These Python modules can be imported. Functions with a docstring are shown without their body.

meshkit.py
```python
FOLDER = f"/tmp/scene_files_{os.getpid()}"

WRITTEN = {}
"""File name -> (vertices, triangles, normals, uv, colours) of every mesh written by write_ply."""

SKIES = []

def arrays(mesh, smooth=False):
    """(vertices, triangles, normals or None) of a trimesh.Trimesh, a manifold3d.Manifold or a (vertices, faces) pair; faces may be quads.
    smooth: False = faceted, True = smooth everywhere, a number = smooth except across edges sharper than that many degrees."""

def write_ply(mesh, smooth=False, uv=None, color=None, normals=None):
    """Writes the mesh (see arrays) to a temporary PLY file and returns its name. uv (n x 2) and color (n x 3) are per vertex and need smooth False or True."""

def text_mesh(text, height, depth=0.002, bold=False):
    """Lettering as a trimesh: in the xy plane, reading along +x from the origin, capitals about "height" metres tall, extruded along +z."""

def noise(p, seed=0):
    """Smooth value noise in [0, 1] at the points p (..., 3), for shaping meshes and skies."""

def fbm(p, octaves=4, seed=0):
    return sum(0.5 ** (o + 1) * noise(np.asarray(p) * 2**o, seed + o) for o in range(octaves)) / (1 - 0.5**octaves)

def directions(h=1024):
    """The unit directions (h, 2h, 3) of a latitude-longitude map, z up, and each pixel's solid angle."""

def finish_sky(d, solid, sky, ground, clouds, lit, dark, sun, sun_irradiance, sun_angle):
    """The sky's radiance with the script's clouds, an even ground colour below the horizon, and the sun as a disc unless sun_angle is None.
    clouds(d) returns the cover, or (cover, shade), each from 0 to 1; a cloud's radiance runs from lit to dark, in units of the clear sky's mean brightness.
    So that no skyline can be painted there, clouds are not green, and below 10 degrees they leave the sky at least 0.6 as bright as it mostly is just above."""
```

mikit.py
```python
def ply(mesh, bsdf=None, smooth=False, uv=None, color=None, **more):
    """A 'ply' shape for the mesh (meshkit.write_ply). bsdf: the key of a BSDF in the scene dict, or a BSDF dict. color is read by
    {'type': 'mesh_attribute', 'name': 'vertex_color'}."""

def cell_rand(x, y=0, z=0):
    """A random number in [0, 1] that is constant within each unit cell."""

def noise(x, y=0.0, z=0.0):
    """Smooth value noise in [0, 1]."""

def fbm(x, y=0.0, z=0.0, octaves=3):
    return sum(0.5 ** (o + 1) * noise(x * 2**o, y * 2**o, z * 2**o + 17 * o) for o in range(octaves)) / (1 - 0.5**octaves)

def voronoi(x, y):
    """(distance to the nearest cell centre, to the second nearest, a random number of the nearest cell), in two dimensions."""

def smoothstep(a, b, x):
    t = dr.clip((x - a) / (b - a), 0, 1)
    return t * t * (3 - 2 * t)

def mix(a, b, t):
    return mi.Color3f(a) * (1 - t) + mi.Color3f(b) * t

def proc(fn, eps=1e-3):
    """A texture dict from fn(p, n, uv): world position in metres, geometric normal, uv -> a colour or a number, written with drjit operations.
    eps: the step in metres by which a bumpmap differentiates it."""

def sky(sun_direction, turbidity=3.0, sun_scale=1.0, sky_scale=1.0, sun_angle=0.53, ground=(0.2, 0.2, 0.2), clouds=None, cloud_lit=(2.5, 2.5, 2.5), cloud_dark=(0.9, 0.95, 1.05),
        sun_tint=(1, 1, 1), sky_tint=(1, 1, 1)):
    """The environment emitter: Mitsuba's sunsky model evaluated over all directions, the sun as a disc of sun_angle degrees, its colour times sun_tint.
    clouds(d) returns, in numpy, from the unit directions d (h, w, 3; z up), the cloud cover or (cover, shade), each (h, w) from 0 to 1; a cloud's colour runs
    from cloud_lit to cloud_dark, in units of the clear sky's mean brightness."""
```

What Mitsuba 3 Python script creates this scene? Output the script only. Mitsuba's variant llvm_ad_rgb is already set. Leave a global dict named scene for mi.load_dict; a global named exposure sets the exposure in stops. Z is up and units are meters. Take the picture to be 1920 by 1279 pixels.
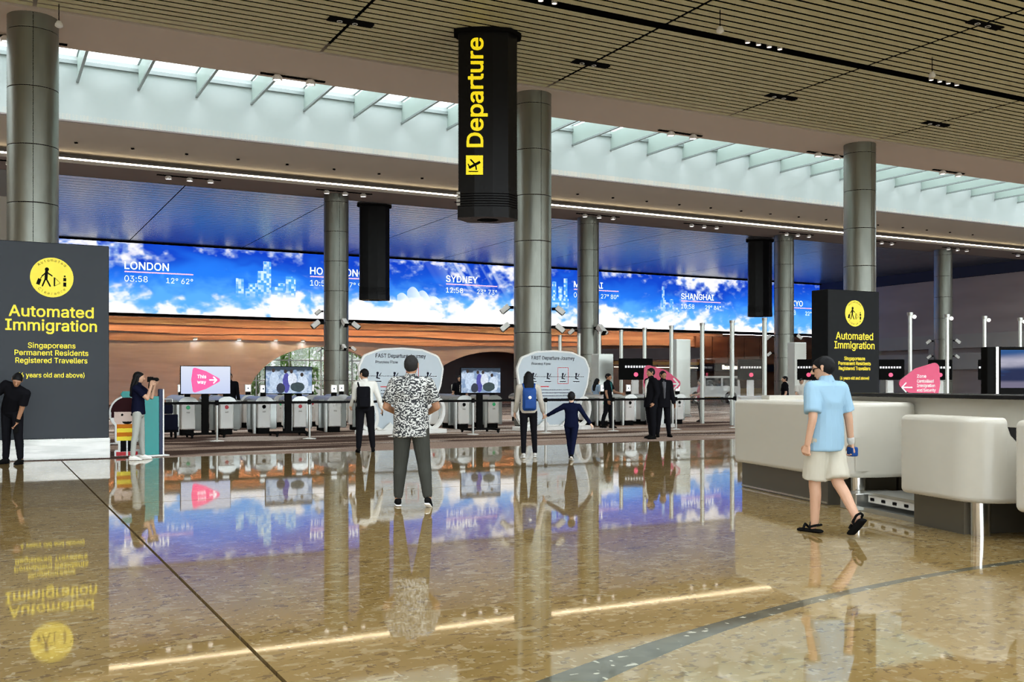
import math, numpy as np, trimesh, drjit as dr, mitsuba as mi, mikit, meshkit
from manifold3d import Manifold, Mesh
import shapely.geometry as sg
import shapely.affinity as sa
from shapely.ops import unary_union

scene, labels = {}, {}
T = mi.ScalarTransform4f
# ------------------------------------------------------------ camera, light, exposure
scene['camera'] = {'type': 'perspective', 'fov': 53.97, 'fov_axis': 'x', 'principal_point_offset_y': -0.0629,
                   'to_world': T().look_at(origin=[0, 0, 1.4], target=[.46500, .88531, 1.4], up=[0, 0, 1])}
exposure = 0.0
SKY = 36.0
SCREEN = 1.15
COVE = 9.0
WARM = 75.0
SPOT = 14.0
scene['sky'] = {**mikit.sky([.35, -.45, .82], turbidity=4, sky_scale=SKY, sun_angle=None, ground=(.3, .3, .28),
                clouds=lambda d: .80 + .2 * meshkit.fbm(d * 4, 4), cloud_lit=(1.0, 1.06, 1.05), cloud_dark=(.8, .85, .9)),
                'sampling_weight': 4.0}


# ------------------------------------------------------------ helpers
def numbered(key):
    if key not in scene and key not in labels:
        return key
    k = 1
    while f'{key}_{k:03d}' in scene or f'{key}_{k:03d}' in labels:
        k += 1
    return f'{key}_{k:03d}'


def thing(name, label, cat, group=None, kind=None):
    key = numbered(name)
    labels[key] = {'label': label, 'category': cat}
    if group: labels[key]['group'] = group
    if kind: labels[key]['kind'] = kind
    return key


def part(parent, name, mesh, mat, smooth=False, label=None, kind=None, **more):
    key = numbered(parent + '__' + name)
    scene[key] = mesh if isinstance(mesh, dict) else mikit.ply(mesh, mat, smooth, **more)
    if label or kind: labels[key] = {k: v for k, v in (('label', label), ('kind', kind)) if v}
    return key


def single(name, label, cat, mesh, mat, smooth=False, group=None, kind=None, **more):
    key = thing(name, label, cat, group, kind)
    scene[key] = mesh if isinstance(mesh, dict) else mikit.ply(mesh, mat, smooth, **more)
    return key


def struct(name, label, mesh, mat, smooth=False, **more):
    return single(name, label, name.split('_')[0], mesh, mat, smooth, kind='structure', **more)


def copy(root, matrix, label=None, group=None, name=None):
    """A copy of a thing and its parts, moved by a matrix."""
    l = dict(labels[root]); l['label'] = label or l['label']
    if group: l['group'] = group
    import re
    key = numbered(name or re.sub(r'_\d{3}$', '', root))
    labels[key] = l
    for k in [k for k in scene if k == root or k.startswith(root + '__')]:
        d = scene[k]
        scene[key + k[len(root):]] = {**d, 'to_world': matrix @ d['to_world'] if 'to_world' in d else matrix}
        if k != root and k in labels: labels[key + k[len(root):]] = dict(labels[k])
    return key


def ordinal(n):
    w = 'zeroth first second third fourth fifth sixth seventh eighth ninth tenth eleventh twelfth thirteenth fourteenth fifteenth sixteenth seventeenth eighteenth nineteenth twentieth'.split()
    return w[n] if n <= 20 else 'twenty-' + w[n - 20] if n < 30 else 'thirtieth'


def cat(ms):
    return trimesh.util.concatenate([m for m in ms])


def box(x0, x1, y0, y1, z0, z1, b=0):
    if b:
        o = sg.box(x0 + b, y0 + b, x1 - b, y1 - b)
        def ring(q, z): return [(x0 + q, y0 + q, z), (x1 - q, y0 + q, z), (x1 - q, y1 - q, z), (x0 + q, y1 - q, z)]
        pts = ring(b, z0) + ring(b, z1)
        for x in (x0, x1):
            for y in (y0 + b, y1 - b):
                for z in (z0 + b, z1 - b): pts.append((x, y, z))
        for y in (y0, y1):
            for x in (x0 + b, x1 - b):
                for z in (z0 + b, z1 - b): pts.append((x, y, z))
        return trimesh.convex.convex_hull(np.array(pts))
    m = trimesh.creation.box(extents=(x1 - x0, y1 - y0, z1 - z0))
    m.apply_translation([(x0 + x1) / 2, (y0 + y1) / 2, (z0 + z1) / 2])
    return m


def quad(a, b, c, d):
    return trimesh.Trimesh(np.array([a, b, c, d], float), [[0, 1, 2], [0, 2, 3]], process=False)


def cyl(x, y, z0, z1, r, n=24, r2=None):
    m = trimesh.creation.revolve([(0, z0), (r, z0), (r if r2 is None else r2, z1), (0, z1)], sections=n)
    m.apply_translation([x, y, 0])
    return m


def lathe(pts, x=0, y=0, n=24):
    m = trimesh.creation.revolve(pts, sections=n)
    m.apply_translation([x, y, 0])
    return m


def rod(a, b, r, n=10):
    return trimesh.creation.cylinder(r, segment=(a, b), sections=n)


def prism(poly, h):
    return cat([trimesh.creation.extrude_polygon(g, h, engine='earcut') for g in getattr(poly, 'geoms', [poly])])


def frame(o, x, y=(0, 0, 1)):
    x, y = np.array(x, float), np.array(y, float)
    x /= np.linalg.norm(x); y /= np.linalg.norm(y)
    m = np.eye(4)
    m[:3, 0], m[:3, 1], m[:3, 2], m[:3, 3] = x, y, np.cross(x, y), o
    return m


def put(mesh, m):
    mesh = mesh.copy(); mesh.apply_transform(m); return mesh


def rotz(a, t=(0, 0, 0)):
    c, s = math.cos(a), math.sin(a)
    return np.array([[c, -s, 0, t[0]], [s, c, 0, t[1]], [0, 0, 1, t[2]], [0, 0, 0, 1.]])


def text(s, h, w=None, depth=.006, bold=False, align='c'):
    """Lettering about the origin in the xy plane, cap height h, total width w if given."""
    m = meshkit.text_mesh(s, h, depth, bold)
    x0, x1 = m.bounds[0][0], m.bounds[1][0]
    m.apply_translation([-(x0 + x1) / 2 if align == 'c' else -x0, 0, 0])
    if w: m.apply_scale([w / (x1 - x0), 1, 1])
    return m


def rpoly(pts, r):
    """A polygon with rounded corners."""
    return sg.Polygon(pts).buffer(-r).buffer(2 * r).buffer(-r)


# ------------------------------------------------------------ materials
def rgb(c): return {'type': 'rgb', 'value': list(c)}
def diffuse(c): return {'type': 'twosided', 'b': {'type': 'diffuse', 'reflectance': rgb(c) if isinstance(c, tuple) else mikit.proc(c)}}
def pr(c, rough=.5, metallic=0., spec=.5, **k):
    return {'type': 'twosided', 'b': {'type': 'principled', 'base_color': rgb(c) if isinstance(c, tuple) else mikit.proc(c),
            'roughness': rough, 'metallic': metallic, 'specular': spec, **k}}
def glow(c, w=.03): return {'emitter': {'type': 'area', 'radiance': rgb(c), 'sampling_weight': w}}


def stone(p, n, uv):
    a = mikit.fbm(p.x * 1.1, p.y * 1.1, 0, 4)
    b = mikit.noise(p.x * 40, p.y * 40, 0)
    f = mikit.noise(p.x * 27 + 40 + 2 * b, p.y * 33 + b, 3)
    g = mikit.noise(p.x * 15 + 9 + b, p.y * 17, 8)
    c = mikit.mix((.20, .128, .043), (.285, .192, .072), a)
    c = mikit.mix(c, (.34, .26, .145), mikit.smoothstep(.66, .85, g) * .6)
    c = mikit.mix(c, (.12, .075, .035), mikit.smoothstep(.74, .86, f) * .75)
    return mikit.mix(c, (.42, .34, .22), mikit.smoothstep(.8, .92, mikit.noise(p.x * 39, p.y * 41, 5)) * .5)


def darkstone(p, n, uv):
    a = mikit.fbm(p.x * 9, p.y * 9, 0, 3)
    f = mikit.noise(p.x * 26, p.y * 26, 3)
    return mikit.mix(mikit.mix((.05, .045, .03), (.12, .11, .075), a), (.4, .38, .3), mikit.smoothstep(.82, .92, f))


def carpetfn(p, n, uv):
    w = mikit.noise(p.x * .3, p.y * .5, 4) * 2
    a = mikit.fbm(p.x * .22 + w, p.y * 1.1 + .5 * w, 1, 3)
    b = mikit.noise(p.x * .33 + 7, p.y * 1.9 + w, 2)
    c = mikit.mix((.085, .055, .045), (.37, .27, .22), mikit.smoothstep(.36, .6, a))
    c = mikit.mix(c, (.60, .51, .45), mikit.smoothstep(.64, .8, b) * .75)
    return c * (.75 + .5 * mikit.noise(p.x * 60, p.y * 60, 0))


def marble(p, n, uv):
    a = mikit.fbm(p.x * 1.5, p.z * 14 + p.y * 3, 0, 4)
    return mikit.mix((.62, .63, .60), (.80, .80, .77), mikit.smoothstep(.3, .65, a))


def steel(p, n, uv):
    a = mikit.noise(p.x * 6, p.y * 6, p.z * 1.3)
    return mikit.mix((.25, .265, .235), (.31, .325, .29), a)


def greywall(p, n, uv):
    a = mikit.fbm(p.y * .25 + p.x * .25, p.z * 1.2, 0, 3)
    return mikit.mix((.42, .36, .35), (.55, .48, .46), a)


def pinkstone(p, n, uv):
    a = mikit.fbm(p.x * .5, p.z * 4.5, 3, 4)
    return mikit.mix((.52, .42, .365), (.68, .57, .51), a)


def wavewood(p, n, uv):
    w = mikit.noise(p.x * .12, p.z * .6, 1) * 1.5
    a = mikit.noise(p.x * .3, p.z * 7 + w * 4, 2)
    return mikit.mix((.42, .19, .10), (.66, .38, .23), a)


def brownwood(p, n, uv):
    a = mikit.noise(p.x * .8, p.z * 2, 2)
    return mikit.mix((.10, .042, .02), (.19, .085, .042), a)


M = {
    'floor_stone': {'type': 'bumpmap', 'arbitrary': mikit.proc(lambda p, n, uv: .5 * mikit.noise(p.x * .9, p.y * 1.3, 0) + .5 * mikit.noise(p.x * 3.1, p.y * 4.0, 2), 5e-3), 'scale': .00016,
                    'b': {'type': 'roughplastic', 'distribution': 'ggx', 'alpha': .0012, 'int_ior': 1.7, 'diffuse_reflectance': mikit.proc(stone), 'nonlinear': False}},
    'inlay': {'type': 'roughplastic', 'alpha': .003, 'int_ior': 1.55, 'diffuse_reflectance': mikit.proc(darkstone)},
    'joint': diffuse((.04, .03, .02)),
    'carpet': diffuse(carpetfn),
    'marble': pr(marble, .25),
    'steel': pr(steel, .36, .92),
    'darkcore': diffuse((.02, .02, .02)),
    'slat': pr((.565, .53, .315), .5, .1),
    'slat_back': pr((.22, .235, .26), .26, .7),
    'black': diffuse((.008, .008, .008)),
    'blackgloss': pr((.006, .006, .007), .3, 0, .2),
    'soffit': diffuse((.66, .565, .475)),
    'soffit_grey': diffuse((.62, .59, .52)),
    'beam_dark': diffuse((.30, .265, .25)),
    'wellwhite': diffuse((.50, .555, .54)),
    'fin': {'type': 'blendbsdf', 'weight': .12, 'a': {'type': 'principledthin', 'base_color': rgb((.55, .63, .59)), 'roughness': .5, 'diff_trans': 1.1, 'spec_trans': 0.},
            'b': {'type': 'thindielectric'}},
    'finbar': pr((.30, .34, .33), .4, .5),
    'glass': {'type': 'thindielectric'},
    'white': pr((.80, .80, .77), .35),
    'whiteglossy': pr((.76, .755, .71), .18),
    'counterwhite': pr((.47, .445, .38), .22, clearcoat=.3, clearcoat_gloss=.9),
    'greywall': diffuse(greywall),
    'darkband': diffuse((.05, .06, .10)),
    'lightgrey': diffuse((.50, .49, .46)),
    'pinkstone': diffuse(pinkstone),
    'wavewood': pr(wavewood, .45),
    'brownwood': pr(brownwood, .4),
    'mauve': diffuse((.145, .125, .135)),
    'ochre': diffuse((.50, .27, .05)),
    'chrome': pr((.75, .75, .72), .16, 1.0),
    'satin': pr((.50, .51, .49), .3, .95),
    'palepole': pr((.66, .70, .66), .3, .5),
    'bronze': pr((.135, .125, .10), .28, .7),
    'signblack_sheen': pr((.022, .027, .034), .38, 0, .25),  # same material as the right board, reflected light put into the colour
    'signblack': pr((.005, .006, .007), .42, 0, .12),
    'yellow': pr((.92, .72, .03), .5),
    'yellowdisc': pr((.95, .74, .04), .45),
    'pink': pr((.66, .055, .15), .4),
    'teal': pr((.02, .24, .23), .4),
    'cyanpaint': pr((.06, .42, .52), .4),
    'darknavy': diffuse((.010, .011, .022)),
    'paleblue': pr((.52, .59, .64), .4),
    'red': pr((.55, .02, .03), .4),
    'green': pr((.05, .55, .22), .4),
    'tan': diffuse((.34, .21, .06)),
    'rubber': diffuse((.012, .012, .012)),
    'gateglass': pr((.35, .37, .36), .12, .5),
    'leaf': {'type': 'principledthin', 'base_color': mikit.proc(lambda p, n, uv: mikit.mix((.05, .13, .03), (.20, .30, .08), mikit.noise(p.x * 2, p.y * 2, p.z * 2))), 'roughness': .5, 'diff_trans': .7},
    'face_print': diffuse((.72, .55, .48)), 'hair_print': diffuse((.035, .012, .014)), 'orange': diffuse((.62, .19, .02)),
    'soil': diffuse((.10, .08, .05)),
}
for k, v in M.items(): scene['mat_' + k] = v
def m_(k): return 'mat_' + k
_ply = mikit.ply
def _p(mesh, mat=None, smooth=False, **k): return _ply(mesh, ('mat_' + mat) if isinstance(mat, str) and mat in M else mat, smooth, **k)
mikit.ply = _p
# ------------------------------------------------------------ the setting
GX, GX0 = 15.07, 1.15                     # column grid along the hall
ZC = 11.06                                # underside of the ceilings
XL, XR, YS, YB = -26.0, 71.9, -16.0, 72.3
struct('ground', 'plain ground outside the hall', box(-90, 130, -90, 140, -.5, -.12), 'soil')
# floor: four polished slabs parted by two joints, with the dark curved inlay cut out
CX, CY, RO = None, None, None
def circle3(a, b, c):
    A = np.array([[b[0] - a[0], b[1] - a[1]], [c[0] - a[0], c[1] - a[1]]]) * 2
    r = np.array([b[0] ** 2 + b[1] ** 2 - a[0] ** 2 - a[1] ** 2, c[0] ** 2 + c[1] ** 2 - a[0] ** 2 - a[1] ** 2])
    q = np.linalg.solve(A, r)
    return q, np.linalg.norm(q - np.array(a))
q1, ro = circle3((2.29, 4.13), (4.64, 4.88), (7.34, 5.2))
q2, ri = circle3((2.565, 3.98), (4.49, 4.73), (7.21, 5.11))
ring = sg.Point(q1).buffer(ro, 256).difference(sg.Point(q2).buffer(ri, 256)).intersection(sg.box(-10, .2, 9.5, 30))
fl = struct('floor', 'polished tan stone floor with a dark curved inlay', box(XL, XR, YS, 20, -.12, -.03), 'joint')
JX, JY, JW = 1.25, 12.5, .011
for x0, x1 in ((XL, JX - JW), (JX + JW, XR)):
    for y0, y1 in ((YS, JY - JW), (JY + JW, 20)):
        part(fl, 'stone_slab', put(prism(sg.box(x0, y0, x1, y1).difference(ring), .03), np.array([[1, 0, 0, 0], [0, 1, 0, 0], [0, 0, 1, -.03], [0, 0, 0, 1.]])), 'floor_stone')
part(fl, 'inlay', put(prism(ring, .03), np.array([[1, 0, 0, 0], [0, 1, 0, 0], [0, 0, 1, -.03], [0, 0, 0, 1.]])), 'inlay', label='dark grey curved stone inlay band')
struct('floor', 'brown streaked carpet beyond the polished stone', box(XL, XR, 20, YB + .4, -.12, .002), 'carpet')
labels['floor_001']['category'] = 'carpet'

# slatted ceiling over the near hall
ce = struct('ceiling', 'olive metal slat ceiling over the front of the hall', cat([box(XL, XR, a, b, 11.38, 11.6) for a, b in ((YS, -9.5), (-1.5, 3), (11, 28.6))]), 'black')
PITCH, rows = .325, 38
bays = [(GX0 + GX / 2 * k, GX0 + GX / 2 * (k + 1)) for k in range(-1, 5)]
def row_y(j): return 28.335 - PITCH * j
for j in range(rows):
    if j == 19: continue
    for a, b in bays:
        part(ce, 'slat', box(a + .05, b - .05, row_y(j) - .112, row_y(j) + .112, ZC, ZC + .014), 'slat')
far = [box(XL, bays[0][0] - .05, row_y(j) - .112, row_y(j) + .112, ZC, ZC + .014) for j in range(rows) if j != 19]
far += [box(a + .05, min(b, XR) - .05, row_y(j) - .112, row_y(j) + .112, ZC, ZC + .014) for j in range(rows) if j != 19 for a, b in [(bays[-1][1] + GX / 2 * k, bays[-1][1] + GX / 2 * (k + 1)) for k in range(5)] if a < XR]
far += [box(XL, XR, row_y(j) - .112, row_y(j) + .112, ZC, ZC + .014) for j in range(rows, 136) if not (2.8 < row_y(j) < 11.2 or -9.7 < row_y(j) < -1.3)]
part(ce, 'far_slats', cat(far), 'slat', kind='stuff')
# black channel in the slats with groups of small lamps
def downlight(t, x, y, z, r=.06, e=SPOT, c=(1, .86, .72), n='lamp'):
    k = part(t, n, lathe([(r * .6, z + .16), (r, z + .1), (r, z), (r * .85, z), (r * .85, z + .03), (0, z + .03)], x, y, 14), 'white', 20)
    part(k, 'bulb', quad((x - r * .7, y - r * .7, z + .02), (x - r * .7, y + r * .7, z + .02), (x + r * .7, y + r * .7, z + .02), (x + r * .7, y - r * .7, z + .02)), 'white', **glow([e * q for q in c]))
yc = row_y(19)
for i in range(5):
    x = 12.26 + i * GX / 2
    where = ['above the hanging black sign', 'right of the hanging sign', 'above the right column', 'nearest the right edge', 'beyond the right edge'][i]
    t = thing('channel_light', f'row of four small lamps in the black ceiling channel, {where}', 'ceiling light', 'lamp rows in the ceiling channel')
    part(t, 'rail', box(x - .8, x + .8, yc - .10, yc + .10, ZC + .12, ZC + .2), 'black')
    for k in range(4): downlight(t, x - .6 + .4 * k, yc, ZC + .02, .075, SPOT * .5)
recess = [(8.66, 25.75), (16.2, 25.75), (23.75, 25.75), (31.3, 25.75), (23.8, 18.0), (16.2, 18.0)]
rl = ['left of the hanging sign', 'right of the hanging sign', 'second right of the hanging sign', 'above the right-hand column', 'with two lit lamps near the top right', 'above the frame']
for (x, y), l in zip(recess, rl):
    t = thing('recessed_light', f'black recessed lamp tray in the slat ceiling, {l}', 'ceiling light')
    part(t, 'tray', box(x - .62, x + .62, y - .13, y + .13, ZC - .035, ZC + .05), 'black')
    for k in (-.3, .12): downlight(t, x + k, y, ZC - .05, .075, SPOT * .7 if y < 20 else SPOT * .35)
for (x, y), l in zip([(16.84, 20.5), (24.83, 20.55), (1.69, 28.0)], ['near the top middle', 'right of the black channel', 'above the left column']):
    t = thing('pendant_sensor', f'small white sensor hanging on a thin rod from the slats, {l}', 'sensor')
    part(t, 'rod', rod((x, y, ZC + .02), (x, y, ZC - .42), .012), 'black')
    part(t, 'head', lathe([(0, ZC - .42), (.05, ZC - .43), (.09, ZC - .5), (.1, ZC - .56), (.05, ZC - .6), (0, ZC - .6)], x, y, 16), 'white', True)

for k, (a, b) in enumerate(((3, 11), (-9.5, -1.5))):     # unseen skylights added above and behind the viewer to brighten the hall
    w = struct(f'window_{k + 4}', f'unseen skylight added over the viewer to brighten the hall, number {k + 1}', cat([box(GX0 + GX / 4 * q - .05, GX0 + GX / 4 * q + .05, a, b, 11.45, 11.6) for q in range(-6, 19)]), 'finbar')
    part(w, 'pane', quad((XL, a, 11.5), (XR, a, 11.5), (XR, b, 11.5), (XL, b, 11.5)), 'glass')

# beam with brown soffit, skylight well, white well walls
struct('trim_1', 'brown beam soffit along the front of the skylight', cat([box(XL, XR, 28.6, 31.5, ZC - .02, 11.6), box(XL, XR, 28.6, 31.5, 11.6, 14.05)]), 'soffit')
struct('wall_skylight', 'white wall of the skylight well', box(XL, XR, 42.2, 42.6, 11.55, 14.05), 'wellwhite')
struct('wall_skylight_near', 'white near wall of the skylight well', box(XL, XR, 31.5, 31.54, ZC + .02, 14.05), 'wellwhite')
struct('trim_2', 'grey soffit between the skylight and the cove light', box(XL, XR, 42.2, 48.6, 11.55, 11.8), 'soffit_grey')
struct('trim_7', 'thin dark edge under the white skylight wall', box(XL, XR, 42.16, 42.24, 11.5, 11.56), 'beam_dark')
for i, x0 in enumerate(range(-1, 26)):
    x = GX0 + 2.05 + 2.23 * x0
    if x > XR - 1: continue
    k = single('glass_fin', f'pale green glass fin across the skylight, {ordinal(i)} right of the left column' if i else 'pale green glass fin across the skylight, hidden behind the left column', 'glass fin', box(x - .012, x + .012, 31.6, 42.18, 13.12, 13.95), 'fin', group='glass fins of the skylight')
    part(k, 'edge_bar', box(x - .05, x + .05, 31.6, 42.18, 13.04, 13.12), 'finbar')
sk = struct('window_1', 'skylight glazing over the well', cat([box(GX0 + 2.05 + 2.23 * k - .04, GX0 + 2.05 + 2.23 * k + .04, 31.5, 42.6, 14.05, 14.13) for k in range(-12, 32)] + [box(XL, XR, y - .04, y + .04, 14.05, 14.12) for y in (35.0, 38.6)]), 'finbar')
part(sk, 'pane', quad((XL, 31.5, 14.08), (XR, 31.5, 14.08), (XR, 42.6, 14.08), (XL, 42.6, 14.08)), 'glass')
struct('trim_3', 'narrow teal gutter at the head of the skylight wall', box(XL, XR, 42.08, 42.2, 13.72, 13.86), 'finbar')
# second beam with the cove light
struct('trim_4', 'dark beam behind the cove light', cat([box(XL, XR, 48.55, 50.75, ZC, 11.8), box(XL, XR, 47.9, 48.6, ZC, ZC + .05)]), 'beam_dark')
struct('trim_5', 'pale lip in front of the cove light', box(XL, XR, 47.88, 47.94, ZC, ZC + .14), 'lightgrey')
st = single('cove_light', 'warm white strip light hidden behind the pale lip under the grey soffit', 'strip light', box(XL, XR, 48.02, 48.12, ZC + .05, ZC + .26), 'white')
part(st, 'diffuser', quad((XL, 48.015, ZC + .15), (XR, 48.015, ZC + .15), (XR, 48.015, ZC + .25), (XL, 48.015, ZC + .25)), 'white', **glow([COVE, COVE * .80, COVE * .52], .6))
for k in range(0, 26):
    x = 3.43 + 2.24 * k
    single('sprinkler', f'tiny dark sprinkler dot on the grey soffit, {ordinal(k + 1)} right of the left column', 'sprinkler', cyl(x, 45.9, 11.50, 11.56, .07, 10), 'black', group='sprinklers in the grey soffit')

# far ceiling that mirrors the screen
c2 = struct('ceiling', 'glossy panel ceiling in front of the long screen', box(XL, XR + .2, 50.75, YB + .4, 11.32, 11.6), 'black')
c2b = [(GX0 + GX / 2 * k, min(GX0 + GX / 2 * (k + 1), XR)) for k in range(-1, 10)]
for j in range(32):
    y0 = 50.8 + .67 * j
    for a, b in c2b[1:]:
        if b - a > .5: part(c2, 'panel', box(a + .03, b - .03, y0 + .03, y0 + .64, ZC, ZC + .016), 'slat_back')
part(c2, 'hidden_panels', box(XL, GX0 - .03, 50.8, 72.2, ZC, ZC + .016), 'slat_back')
struct('trim_6', 'black edge between far ceiling and screen', box(XL, XR, YB - .28, YB - .05, 10.95, ZC + .02), 'black')

# columns
def column(x, y, label, group):
    t = thing('column', label, 'column', group)
    part(t, 'core', cyl(x, y, 0, ZC + .03, .595, 40), 'darkcore', 30)
    zs = [0.02] + [10.64 - 1.51 * k for k in range(6, -1, -1)] + [ZC + .03]
    for z0, z1 in zip(zs[:-1], zs[1:]):
        for k in range(3):
            a0, a1 = math.radians(-92 + 120 * k) + .012, math.radians(-92 + 120 * (k + 1)) - .012
            an = np.linspace(a0, a1, 15)
            v, f = [], []
            for r, z in ((.595, z0 + .01), (.62, z0 + .01), (.625, z0 + .018), (.625, z1 - .018), (.62, z1 - .01), (.595, z1 - .01)):
                v += [(x + r * math.cos(q), y + r * math.sin(q), z) for q in an]
            for i in range(5):
                for q in range(14):
                    s = i * 15 + q
                    f += [[s, s + 1, s + 16], [s, s + 16, s + 15]]
            for e in (0, 14):
                f += [[e, 15 + e, 30 + e], [e, 30 + e, 45 + e], [e, 45 + e, 60 + e], [e, 60 + e, 75 + e]]
            part(t, 'panel', trimesh.Trimesh(v, f, process=False), 'steel', 40)
    return t
names = ['grey steel column at the far left behind the automated immigration board', 'grey steel column in the middle behind the second white journey board', 'tall grey steel column at the right behind the black immigration board']
for k in range(3): column(GX0 + GX * k, 29.4, names[k], 'front row of steel columns')
names = ['grey steel column left of the second hanging black sign, behind the gates', 'grey steel column just right of the middle column', 'grey steel column left of the black board on the right, with black sign beside it', 'far right grey steel column in front of the grey side wall']
for k in range(1, 5): column((15.95, 31.1, 46.1, 61.2)[k - 1], 49.7, names[k - 1], 'back row of steel columns')

# side walls and the back wall
struct('wall_right', 'grey side wall at the right end of the screen', box(XR, XR + .4, YS, YB + .4, -.1, 11.6), 'greywall')
struct('trim_8', 'dark blue band along the top of the side wall', box(XR - .35, XR, 14, YB, 10.2, ZC), 'darkband')
ys = [(52.3, 58), (59.3, 65), (66.3, 71.6)]                # openings are real recesses in the thickness of the lower wall
def piers(gaps, z0, z1):
    e = [14] + [v for g in gaps for v in g] + [YB]
    return [box(XR - .7, XR, e[i], e[i + 1], z0, z1) for i in range(0, len(e), 2)]
struct('wall_right_base', 'pale grey lower wall with recesses along the right side', cat([box(XR - .7, XR, 14, YB, 4.35, 5.5), box(XR - .7, XR, 14, YB, 2.6, 3.95), box(XR - .7, XR, 14, YB, 0, .4)] + piers(ys, 3.95, 4.35) + piers([(p + .5, q - .5) for p, q in ys], .4, 2.6)), 'lightgrey')
struct('wall_back_upper', 'wall behind the long screen', box(XL, XR, YB + .25, YB + .55, 6.0, 11.6), 'darkband')
struct('wall_left', 'left side wall of the hall', box(XL - .4, XL, YS, YB + .4, -.1, 14.2), 'soffit')
struct('wall_left_far', 'cream wall at the far left beside the screen', box(XL, 1.35, 58, YB, 0, ZC), 'soffit_grey')
# front facade behind the camera: glazing between mullions, open to the sky
struct('wall_front', 'glazed front of the hall behind the viewer', cat([box(XL, XR, YS - .4, YS, -.1, .3), box(XL, XR, YS - .4, YS, 10.4, 11.6)]), 'lightgrey')
wf = struct('window_2', 'tall entrance glazing behind the viewer', cat([box(XL + 4.08 * k - .08, XL + 4.08 * k + .08, YS - .3, YS - .1, .3, 10.4) for k in range(25)]), 'satin')
part(wf, 'pane', quad((XL, YS - .2, .3), (XR, YS - .2, .3), (XR, YS - .2, 10.4), (XL, YS - .2, 10.4)), 'glass')
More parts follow.
